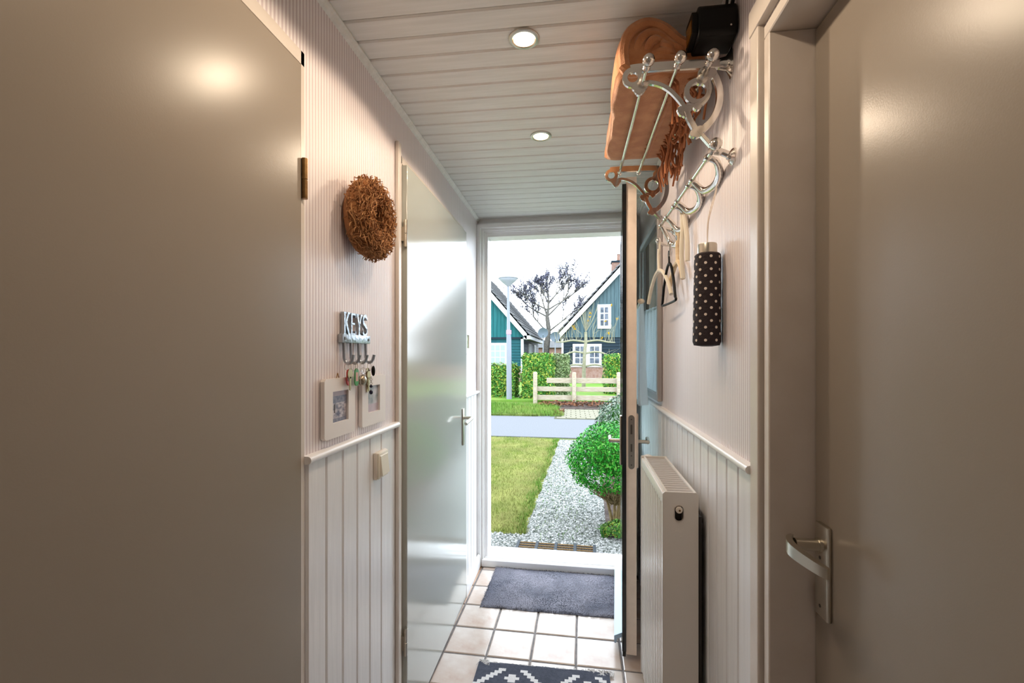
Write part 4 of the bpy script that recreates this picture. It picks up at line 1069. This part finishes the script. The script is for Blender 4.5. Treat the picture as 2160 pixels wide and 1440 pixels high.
for i in range(26): p = Vector((.24+rnd(-.02, .02), 3.58+rnd(-.03, .03), ZG-.01)); b.tube(smooth_path([p, p+Vector((rnd(-.03, .03), rnd(-.02, .02), .06)), p+Vector((rnd(-.06, .06), rnd(-.04, .04), rnd(.05, .11)))], 3), [.0028, .002, .0008], 4)
tag(b.build('stalks', E['hedge'], gc), kind='stuff')

# ---- far verge
vg = MB(); vg.prism([(-12, 10.45), (-.9, 10.32), (-.25, 10.6), (-.5, 12.4), (-12, 12.9)], lambda a, c, t: (a, c, t), ZG-.03, ZG+.02); S('verge', vg, E['verge'], 'grass verge across the road under the lamp post', 'grass')
def verge_pt():
    while True:
        x, y = rnd(-2.9, -.15), rnd(10.3, 12.9)
        if y < 12.8 - (x+3)*.3 and x < -.25 - (y-10.5)*.12 + .05*math.sin(y*5): return x, y
b = MB(); blades(b, 9000, verge_pt, .05, .15, .006); S('verge_grass', b, E['blade2'], 'bright grass on the verge across the road', 'grass', 'stuff')
pv = MB().box(-.4, 3, 9.95, 11.7, ZG-.05, ZG-.008); paving = S('paving', pv, E['sand'], 'strip of pale paving bricks along the far roadside', 'pavement')
pb = MB().rbox(0, .20, 0, .16, -.03, 0.0, .006).mesh('brick', E['brickp'])
for j in range(9):
    for i in range(10):
        x = -.35 + i*.215 + (.1 if j % 2 else 0); y = 10.02 + j*.178
        if x > 1.75: continue
        o = bpy.data.objects.new('brick', pb); COL.objects.link(o); o.location = (x, y - x*.02, ZG + rnd(0, .006)); o.rotation_euler.z = rnd(-.02, .02); attach(o, paving)
so = MB().box(-.7, 4, 11.7, 13.4, ZG-.05, ZG+.005); S('soil_strip', so, E['soil'], 'bare soil strip in front of the wooden fence', 'soil')
b = MB()
for i in range(900):
    x, y = rnd(-.9, 2.2), 12.0 + abs(random.gauss(0, .5)); leaf(b, (x, y, ZG + .03 + rnd(0, .05)), (0, 0, 1), rnd(.03, .06))
for i in range(160): leaf(b, (-.32 + rnd(-.12, .12), rnd(10.4, 11.4), ZG+.03), (0, 0, 1), rnd(.02, .04))
S('leaf_litter', b, E['litter'], 'brown fallen leaves under the wooden fence', 'leaves', 'stuff')
S('neighbour_lawn', MB().box(-12, 12, 13.4, 22, ZG-.06, ZG+.03), E['blade2'], 'green lawn behind the wooden fence', 'lawn')

# ---- wooden fence
fy = 13.25
fe = thing('wooden_fence', (.6, fy, ZG), 'low weathered fence of three planks on round posts', 'fence')
for u, v in ((1129, 784), (1211, 785), (1296, 785)):
    p = at_y(u, v, fy - .06)
    if u > 1290: p.x = p.x + .12
    b = MB(); b.lathe([(.062, ZG-.05), (.06, p.z-.03), (.05, p.z), (.01, p.z+.005)], (p.x, fy-.07, 0), n=10); b.build('post', E['fence'], fe, smooth=True)
p = at_y(1129, 800, fy); xa = p.x - .03; xc = at_y(1211, 800, fy).x
for k, (va, vc) in enumerate(((797, 808), (815.5, 825.5), (833.5, 844))):
    za, zc_ = at_y(1200, va, fy).z, at_y(1200, vc, fy).z
    x0 = at_y(1153, 800, fy).x if k == 0 else xa
    MB().rbox(x0, xc+.01, fy, fy+.03, zc_, za, .006).build('plank', E['fence'], fe)
    MB().rbox(xc+.02, xc+2.6, fy, fy+.03, zc_, za, .006).build('plank', E['fence'], fe)

# ---- hedges
def hedge(label, x0, x1, y0, y1, z1, n, s, m, z0=ZG, looser=0.):
    g = thing('hedge', ((x0+x1)/2, (y0+y1)/2, ZG), label, 'hedge')
    b = MB(); b.rbox(x0+.1, x1-.1, y0+.1, y1-.1, z0, z1-.1, .1, 2); b.build('branch_mass', E['bush_core'], g)
    b = MB()
    for _ in range(n):
        x, y, z = rnd(x0, x1), rnd(y0, y1), z0 + (z1-z0)*random.random()
        f = random.choice(('f', 'f', 'f', 't', 'l', 'r'))
        nn = {'f': (0, -1, 0), 't': (0, 0, 1), 'l': (-1, 0, 0), 'r': (1, 0, 0)}[f]
        if f == 'f': y = y0
        elif f == 't': z = z1
        elif f == 'l': x = x0
        else: x = x1
        k = .10*noise.noise(Vector((x*3, y*3, z*3))) + rnd(-.06, .05) + looser*random.gauss(0, .1)
        # rounded corners
        rx = max(0, abs(x-(x0+x1)/2) - (x1-x0)/2 + .18); rz = max(0, z - z1 + .18)
        k -= .7*(rx*rz)*6 if f == 'f' else 0
        leaf(b, Vector((x, y, z)) + Vector(nn)*k, nn, s*rnd(.7, 1.3))
    tag(b.build('foliage', m, g), kind='stuff'); return g
hy0 = 14.0
hx = lambda u, d=14.3: at_d(u, 700, d).x
hedge('dense clipped hedge behind the left fence post', hx(1104), hx(1165), hy0, hy0+.8, 1.30, 6500, .045, E['hedge'])
hedge('paler hedge end behind the fence, below the satellite dishes', hx(1167,15.2), hx(1200,15.2), hy0+1.0, hy0+1.7, 1.28, 3200, .045, mat('paler_hedge', (120, 150, 70), .5, island=(ex(110, 150, 70, 1.9), ex(160, 190, 110, 1.9), ex(190, 206, 140, 1.9))))
hedge('loose leafy hedge beside the lamp post', hx(1020,15), hx(1091,15), hy0+.3, hy0+1.0, .93, 5200, .05, E['hedge'], looser=.35)
hedge('clipped hedge behind the fence next to the entrance door edge', hx(1276, 16), hx(1330, 16), 15.8, 16.6, 1.28, 2600, .05, E['hedge'])

# ---- street lamp
lp = at_floor(1074, 842, ZG+.02); ltop = at_y(1071, 602, lp.y)
sl_ = thing('street_lamp', (lp.x, lp.y, ZG), 'grey street lamp with a saucer-shaped head', 'street lamp')
b = MB(); b.tube([(lp.x, lp.y, ZG-.05), (lp.x-.01, lp.y, 1.8), (lp.x-.02, lp.y, 2.1), (lp.x-.03, lp.y, ltop.z)], [.085, .075, .055, .034], 14); b.build('pole', E['lampm'], sl_, smooth=True)
zz = ltop.z; c = (lp.x-.03, lp.y, 0)
b = MB(); b.lathe([(.05, zz-.02), (.07, zz), (.20, zz+.11), (.285, zz+.185), (.29, zz+.20)], c, n=28); b.build('bowl', E['lampd'], sl_, smooth=True)
b = MB(); b.lathe([(.30, zz+.20), (.31, zz+.215), (.27, zz+.25), (.12, zz+.275), (.04, zz+.295), (.01, zz+.31)], c, n=28); b.build('cap', E['lampm'], sl_, smooth=True)
b = MB(); b.lathe([(.0752, 1.95), (.0752, 2.07)], (lp.x-.012, lp.y, 0), n=14); b.build('sticker', E['sticker'], sl_)

# ---- houses
def house_window(g, x0, x1, z0, z1, y, cols, rows, fw, m):
    w = MB().box(x0, x1, y-.06, y+.02, z0, z1).build('window', E['wtrim'], g)
    for i in range(cols):
        for j in range(rows):
            pw_ = (x1-x0-2*fw)/cols; ph = (z1-z0-2*fw)/rows; mm = fw*.22
            MB().box(x0+fw+i*pw_+mm, x0+fw+(i+1)*pw_-mm, y-.068, y-.05, z0+fw+j*ph+mm, z0+fw+(j+1)*ph-mm).build('pane', m, w)
def roof_slope(g, xe, ze, xr, zr, y0, y1, nc, nr, sgn):
    """tile courses between eave (xe,ze) and ridge (xr,zr)"""
    b = MB(); dv = Vector((xr-xe, 0, zr-ze)); L = dv.length; dv.normalize(); nv = Vector((-dv.z, 0, dv.x)) if sgn > 0 else Vector((dv.z, 0, -dv.x))
    if nv.z < 0: nv = -nv
    cw = (y1-y0)/nc; rl = L/nr
    for i in range(nr):
        for j in range(nc):
            vs = []
            for t, lift in ((0, .055), (1.04, .01)):
                for f, h in ((0, 0), (.2, .05), (.5, .075), (.8, .05), (1, 0)):
                    p = Vector((xe, y0 + (j+f)*cw, ze)) + dv*(i+t)*rl + nv*(h + lift); vs.append(p)
                vs.append(Vector((xe, y0 + (j+.5)*cw, ze)) + dv*(i+t)*rl)
            b.add(vs, [(k, k+1, k+7, k+6) for k in range(4)] + [(0, 5, 1), (1, 5, 2), (2, 5, 3), (3, 5, 4)])
    return tag(b.build('roof_tiles', E['roof'], g), kind='stuff')
# teal house
Y1 = 23.6
A = at_y(1110, 713, Y1); B = at_y(1034, 624, Y1)
slope = (B.z - A.z)/(A.x - B.x)
th = thing('teal_house', (A.x-3.4, Y1, ZG), 'teal weatherboard house with white barge boards and grey tiled roof', 'house')
half = 3.6; xr = A.x - half; zr = A.z + half*slope; xw = A.x - .15; zw = A.z + .02; YE = 34.5
b = MB(); b.box(xr-half+.15, xw-.04, Y1+.05, YE, ZG-.1, zw); b.prism([(xr-half, zw), (xw-.02, zw), (xr, zr-.25)], lambda a, c, t: (a, t, c), Y1+.05, YE); b.build('wall_core', E['teal2'], th)
w = .20; x = xw
while x > xw - 4.4:
    z1 = zw + (xw - x)*slope + .04; z2 = zw + (xw - x + w)*slope + .04
    b = MB(); b.prism([(x-w+.012, zw+.03), (x-.0, zw+.03), (x, z1), (x-w+.012, z2)], lambda a, c, t: (a, t, c), Y1, Y1+.06); b.build('board', E['teal'], th); x -= w
z = .55
while z < zw - .15:
    b = MB(); b.prism([(0, 0), (-.035, 0), (-.008, .145), (0, .145)], lambda a, c, t: (t, Y1+.06+a, z+c), at_y(1071, 700, Y1).x - 1.2, xw-.11); b.build('siding_board', E['teal2'], th); z += .15
    if z < zw - .15:
        b = MB(); b.prism([(0, 0), (.035, 0), (.008, .145), (0, .145)], lambda a, c, t: (xw-.04+a, t, z+c), Y1+.16, YE); b.build('siding_board', E['darkb'], th)
MB().box(xr-half+.1, xw, Y1+.01, YE, ZG-.1, .55).build('brick_base', E['brick'], th)
MB().box(xw-.13, xw+.01, Y1-.03, Y1+.12, .3, zw+.02).build('corner_post', E['wtrim'], th)
MB().box(xr-half, xw-.02, Y1-.03, Y1+.04, zw-.06, zw+.04).build('drip_board', E['darkb'], th)
house_window(th, at_y(1030, 700, Y1).x, at_y(1070, 700, Y1).x, at_y(1040, 770, Y1).z, at_y(1040, 723, Y1).z, Y1+.02, 3, 3, .1, E['net'])
b = MB(); n_ = Vector((slope, 0, 1)).normalized(); bw = .42
b.prism([(A.x+.05, A.z-.10), (A.x+.05, A.z+.22), (xr, zr+.26), (xr, zr-.16)], lambda a, c, t: (a, t, c), Y1-.22, Y1-.16); b.build('barge_board', E['wtrim'], th)
b = MB(); b.box(A.x-.1, A.x+.22, Y1-.22, YE, A.z-.06, A.z+.13); b.build('gutter', E['wtrim'], th)
roof_slope(th, A.x+.2, A.z+.10, xr, zr+.30, Y1-.2, YE, 40, 17, 1); 
b = MB(); b.prism([(A.x+.1, A.z+.05), (xr, zr+.22), (xr-half-.1, A.z+.05), (xr-half-.1, A.z), (xr, zr+.12), (A.x+.1, A.z)], lambda a, c, t: (a, t, c), Y1-.15, YE); b.build('roof_deck', E['roof'], th)
b = MB(); 
for yy in (26.5, 30):
    wq = MB().box(xw-.06, xw+.03, yy, yy+1.6, .8, 1.95).build('window', E['wtrim'], th); MB().box(xw+.02, xw+.04, yy+.15, yy+1.45, .92, 1.85).build('pane', E['net'], wq)
# blue-grey house
Y2 = 24.4
C = at_y(1179, 714, Y2); D = at_y(1303, 578, Y2); slope2 = (D.z-C.z)/(D.x-C.x)
bh = thing('blue_grey_house', (C.x+4, Y2, ZG), 'blue-grey gabled house with white barge board and six-pane attic window', 'house')
half2 = 4.3; xr = C.x + half2; zr = C.z + half2*slope2; xw = C.x + .12; YE2 = 34
b = MB(); b.box(xw+.04, xr+half2-.12, Y2+.05, YE2, ZG-.1, C.z); b.prism([(xw, C.z), (xr+half2-.1, C.z), (xr, zr-.2)], lambda a, c, t: (a, t, c), Y2+.05, YE2); b.build('wall_core', E['darkb'], bh)
x = xw
while x < xw + 4.4:
    z1 = C.z + (x - xw)*slope2 + .02; z2 = C.z + (x + .2 - xw)*slope2 + .02
    if x + .2 > xr: break
    b = MB(); b.prism([(x, C.z+.06), (x+.188, C.z+.06), (x+.188, z2), (x, z1)], lambda a, c, t: (a, t, c), Y2, Y2+.06); b.build('board', E['slate'], bh); x += .2
b = MB(); b.box(xw+4.0, xr+half2-.1, Y2, Y2+.06, C.z+.06, C.z+.3); b.build('board', E['slate'], bh)
z = .62
while z < C.z - .1:
    b = MB(); b.prism([(0, 0), (-.035, 0), (-.008, .155), (0, .155)], lambda a, c, t: (t, Y2+.06+a, z+c), xw+.05, xr+2); b.build('siding_board', E['darkb'], bh); z += .16
MB().box(xw, xr+half2, Y2-.05, YE2, ZG-.1, at_y(1240, 771, Y2).z-.02).build('brick_base', E['brick'], bh)
MB().box(xw+.02, xw+.12, Y2-.02, Y2+.1, .3, C.z).build('corner_post', E['wtrim'], bh)
b = MB(); b.prism([(C.x-.1, C.z-.14), (C.x-.1, C.z+.16), (xr, zr+.22), (xr, zr-.14)], lambda a, c, t: (a, t, c), Y2-.22, Y2-.16); b.build('barge_board', E['wtrim'], bh)
roof_slope(bh, C.x-.2, C.z+.10, xr, zr+.28, Y2-.2, YE2, 36, 18, -1)
b = MB(); b.prism([(C.x-.1, C.z+.05), (xr, zr+.22), (xr+half2+.1, C.z+.05), (xr+half2+.1, C.z), (xr, zr+.1), (C.x-.1, C.z)], lambda a, c, t: (a, t, c), Y2-.15, YE2); b.build('roof_deck', E['roof'], bh)
f = lambda u, v: at_y(u, v, Y2)
house_window(bh, f(1260, 0).x, f(1289, 0).x, f(1270, 693).z, f(1270, 642).z, Y2, 2, 3, .13, E['pane'])
house_window(bh, f(1208, 0).x, f(1239, 0).x, f(1270, 771).z, f(1270, 725).z, Y2+.02, 2, 3, .11, E['pane'])
house_window(bh, f(1239, 0).x, f(1269, 0).x, f(1270, 771).z, f(1270, 725).z, Y2+.02, 2, 3, .11, E['pane'])
MB().box(f(1204, 0).x, f(1273, 0).x, Y2-.1, Y2+.05, f(1270, 774).z, f(1270, 771).z).build('window_sill', E['wtrim'], bh)
yc = Y2 + 1.6; c0, c1 = at_y(1291, 0, yc).x, at_y(1306, 0, yc).x + .25; ztop = at_y(1300, 553, yc).z
ch = MB().box(c0, c1, yc, yc+.6, ztop-2.2, ztop).build('chimney', E['brick'], bh)
MB().box(c0-.04, c1+.04, yc-.04, yc+.64, ztop, ztop+.1).build('chimney_cap', E['darkb'], ch)
MB().lathe([(.12, ztop+.1), (.1, ztop+.45), (.13, ztop+.5)], ((c0+c1)/2+.08, yc+.3, 0), n=12).build('chimney_pot', E['brick'], ch)
MB().box(c0-.03, c1+.03, yc-.03, yc+.63, ztop-1.0, ztop-.62).build('flashing', E['wtrim'], ch)
# far building between the two houses
fb = thing('far_house', (-1.6, 46, ZG), 'pale brick building seen in the gap between the houses', 'house')
p, q = at_y(1146, 735, 46), at_y(1182, 735, 46)
MB().box(p.x-1, q.x+1, 46, 52, ZG-.1, at_y(1160, 733, 46).z).build('wall', E['brick'], fb)
b = MB(); zr_ = at_y(1160, 733, 46).z; b.prism([(46-.3, zr_), (49, zr_+.8), (52.3, zr_)], lambda a, c, t: (t, a, c), p.x-1.2, q.x+1.2); b.build('roof', E['roof'], fb)

# ---- satellite dishes on masts
for u, v, r, lab in ((1145.5, 702, .235, 'grey satellite dish on a mast at the teal house'), (1171, 710, .225, 'grey satellite dish on a mast at the blue-grey house')):
    p = at_y(u, v, 20.5); g = thing('satellite_dish', (p.x, p.y, ZG), lab, 'satellite dish')
    b = MB(); vs = []
    prof = [(.0, 0), (.35, -.008), (.7, -.035), (1, -.075)]
    b.lathe([(max(.003, a*r), h_) for a, h_ in prof] + [(r*.99, -.085), (r*.7, -.045), (.004, -.012)], (p.x, p.y, p.z), 'y', 26); b.build('reflector', E['dish'], g, smooth=True)
    b = MB(); b.tube([(p.x, p.y+.06, ZG-.02), (p.x, p.y+.06, p.z)], .025, 8); b.tube([(p.x, p.y+.06, p.z), (p.x, p.y, p.z)], .02, 8); b.build('mast', E['lampm'], g, smooth=True)
    b = MB(); b.tube([(p.x, p.y-.02, p.z-r), (p.x+.02, p.y-.28, p.z-r*.55)], .010, 6); b.ball((p.x+.02, p.y-.3, p.z-r*.5), .03); b.build('receiver_arm', E['dish'], g, smooth=True)

# ---- trees
def grow(b, lv, p, d, L, r, depth, leafb=None, up=.12, spread=.75, tw=3):
    P = [p.copy()]; 
    for k in range(3):
        d = (d + Vector((rnd(-.22, .22), rnd(-.22, .22), up*.5))).normalized(); p = p + d*L/3; P.append(p.copy())
        if depth > 0 and k >= (1 if depth > 1 else 0):
            for _ in range(2):
                nd = (d + Vector((rnd(-1, 1), rnd(-1, 1), rnd(-.3, .8)))*spread).normalized()
                grow(b, lv, p.copy(), nd, L*rnd(.5, .72), r*.55, depth-1, leafb, up, spread, tw)
    b.tube(P, [r, r*.85, r*.7, r*.55], 5 if r > .02 else 4)
    if depth == 0 and leafb is not None:
        for q in P[1:]:
            for _ in range(2): leaf(leafb, q + Vector((rnd(-.06, .06), rnd(-.06, .06), rnd(-.06, .06))), d, rnd(.05, .09))
random.seed(21)
YT = 28.0
t0 = at_y(1146, 800, YT); t0.z = ZG - .1; t1 = at_y(1152, 735, YT); t2 = at_y(1157, 700, YT); t3 = at_y(1154, 668, YT); t4 = at_y(1157, 640, YT); t5 = at_y(1156, 600, YT)
tr = thing('bare_tree', (t0.x, YT, ZG), 'nearly bare tree with purplish buds rising between the two houses', 'tree')
b = MB(); b.tube(smooth_path([t0, t1, t2, t3], 4), [.26, .2, .15, .12], 9); b.tube(smooth_path([t3, t4, t5], 4), [.11, .06, .015], 7); b.build('trunk', E['bark'], tr, smooth=True)
b = MB(); lb = MB()
for s, dv, L in ((t3, (1.0, 0, .75), 1.5), (t3, (-.9, .2, .5), 1.1), (t2, (-.8, -.2, .7), 1.0), (t2, (.9, .1, .5), 1.2), (t4, (.6, 0, .8), .8), (t4, (-.5, .1, .8), .7), (t3, (-.5, 0, 1), 1.0), (t4, (.1, .2, 1), .7), (t3.lerp(t4, .5), (.8, .1, .6), 1.2), (t3.lerp(t4, .5), (-.8, -.1, .3), .9)):
    grow(b, 0, s.copy(), Vector(dv).normalized(), L*1.35, .06, 3, lb, .12, .8)
for k in range(30):
    q = t4.lerp(t5, rnd(0, 1))
    for _ in range(3): leaf(lb, q + Vector((rnd(-.15, .15), rnd(-.1, .1), rnd(-.1, .1))), (0, 0, 1), rnd(.06, .10))
tag(b.build('branches', E['bark'], tr), kind='stuff'); tag(lb.build('buds', E['bud'], tr), kind='stuff')
YP = 17.2
es = at_y(1231, 790, YP); es.z = ZG - .05
pt = thing('pollarded_tree', (es.x, YP, ZG), 'trained pale-barked fruit tree with level arms and upright twigs', 'tree')
zs = [at_y(1235, v, YP).z for v in (775, 745, 722, 700)]
b = MB(); b.tube(smooth_path([es, (es.x+.01, YP, .6), (es.x+.04, YP, 1.4), (es.x+.08, YP, zs[2]), (es.x+.08, YP, zs[3])], 3), [.08, .07, .06, .06, .05], 8); b.build('trunk', E['pale'], pt, smooth=True)
b = MB(); tw = MB()
for z, L in ((zs[2]+.02, 1.1), (zs[1], .95), (zs[0]+.05, .9)):
    for s in (-1, 1):
        e = Vector((es.x+.06, YP, z)); pts = smooth_path([e, e + Vector((s*L*.4, 0, .06)), e + Vector((s*L*.75, 0, rnd(-.04, .04))), e + Vector((s*L, 0, rnd(-.2, .02)))], 4)
        b.tube(pts, [.04, .035, .03, .014], 6)
        nT = 20 if z > zs[1]+.1 else 5
        for k in range(nT):
            q = pts[int(rnd(2, len(pts)-1))]; hgt = rnd(.4, 1.05) if z > zs[1]+.1 else rnd(.15, .4)
            tw.tube(smooth_path([q, q + Vector((rnd(-.1, .1), rnd(-.1, .1), hgt*.5)), q + Vector((s*rnd(-.1, .35), rnd(-.1, .1), hgt))], 3), [.008, .006, .003], 4)
for k in range(20):
    q = Vector((es.x+.08, YP, zs[3])); a = rnd(-.9, .9)
    tw.tube(smooth_path([q, q + Vector((a*.3, rnd(-.1, .1), .45)), q + Vector((a*.55, rnd(-.1, .1), rnd(.7, 1.15)))], 3), [.008, .006, .003], 4)
b.build('arms', E['pale'], pt, smooth=True); tag(tw.build('twigs', E['pale'], pt), kind='stuff')
b = MB()
for u, v in ((1246, 661), (1243, 669), (1211, 688), (1212, 693), (1276, 677), (1285, 702), (1302, 672), (1270, 712), (1240, 676), (1290, 643)):
    for _ in range(3): leaf(b, at_y(u + rnd(-2, 2), v + rnd(-2, 2), YP), (0, -1, .2), rnd(.04, .07))
tag(b.build('last_leaves', E['yellow'], pt), kind='stuff')
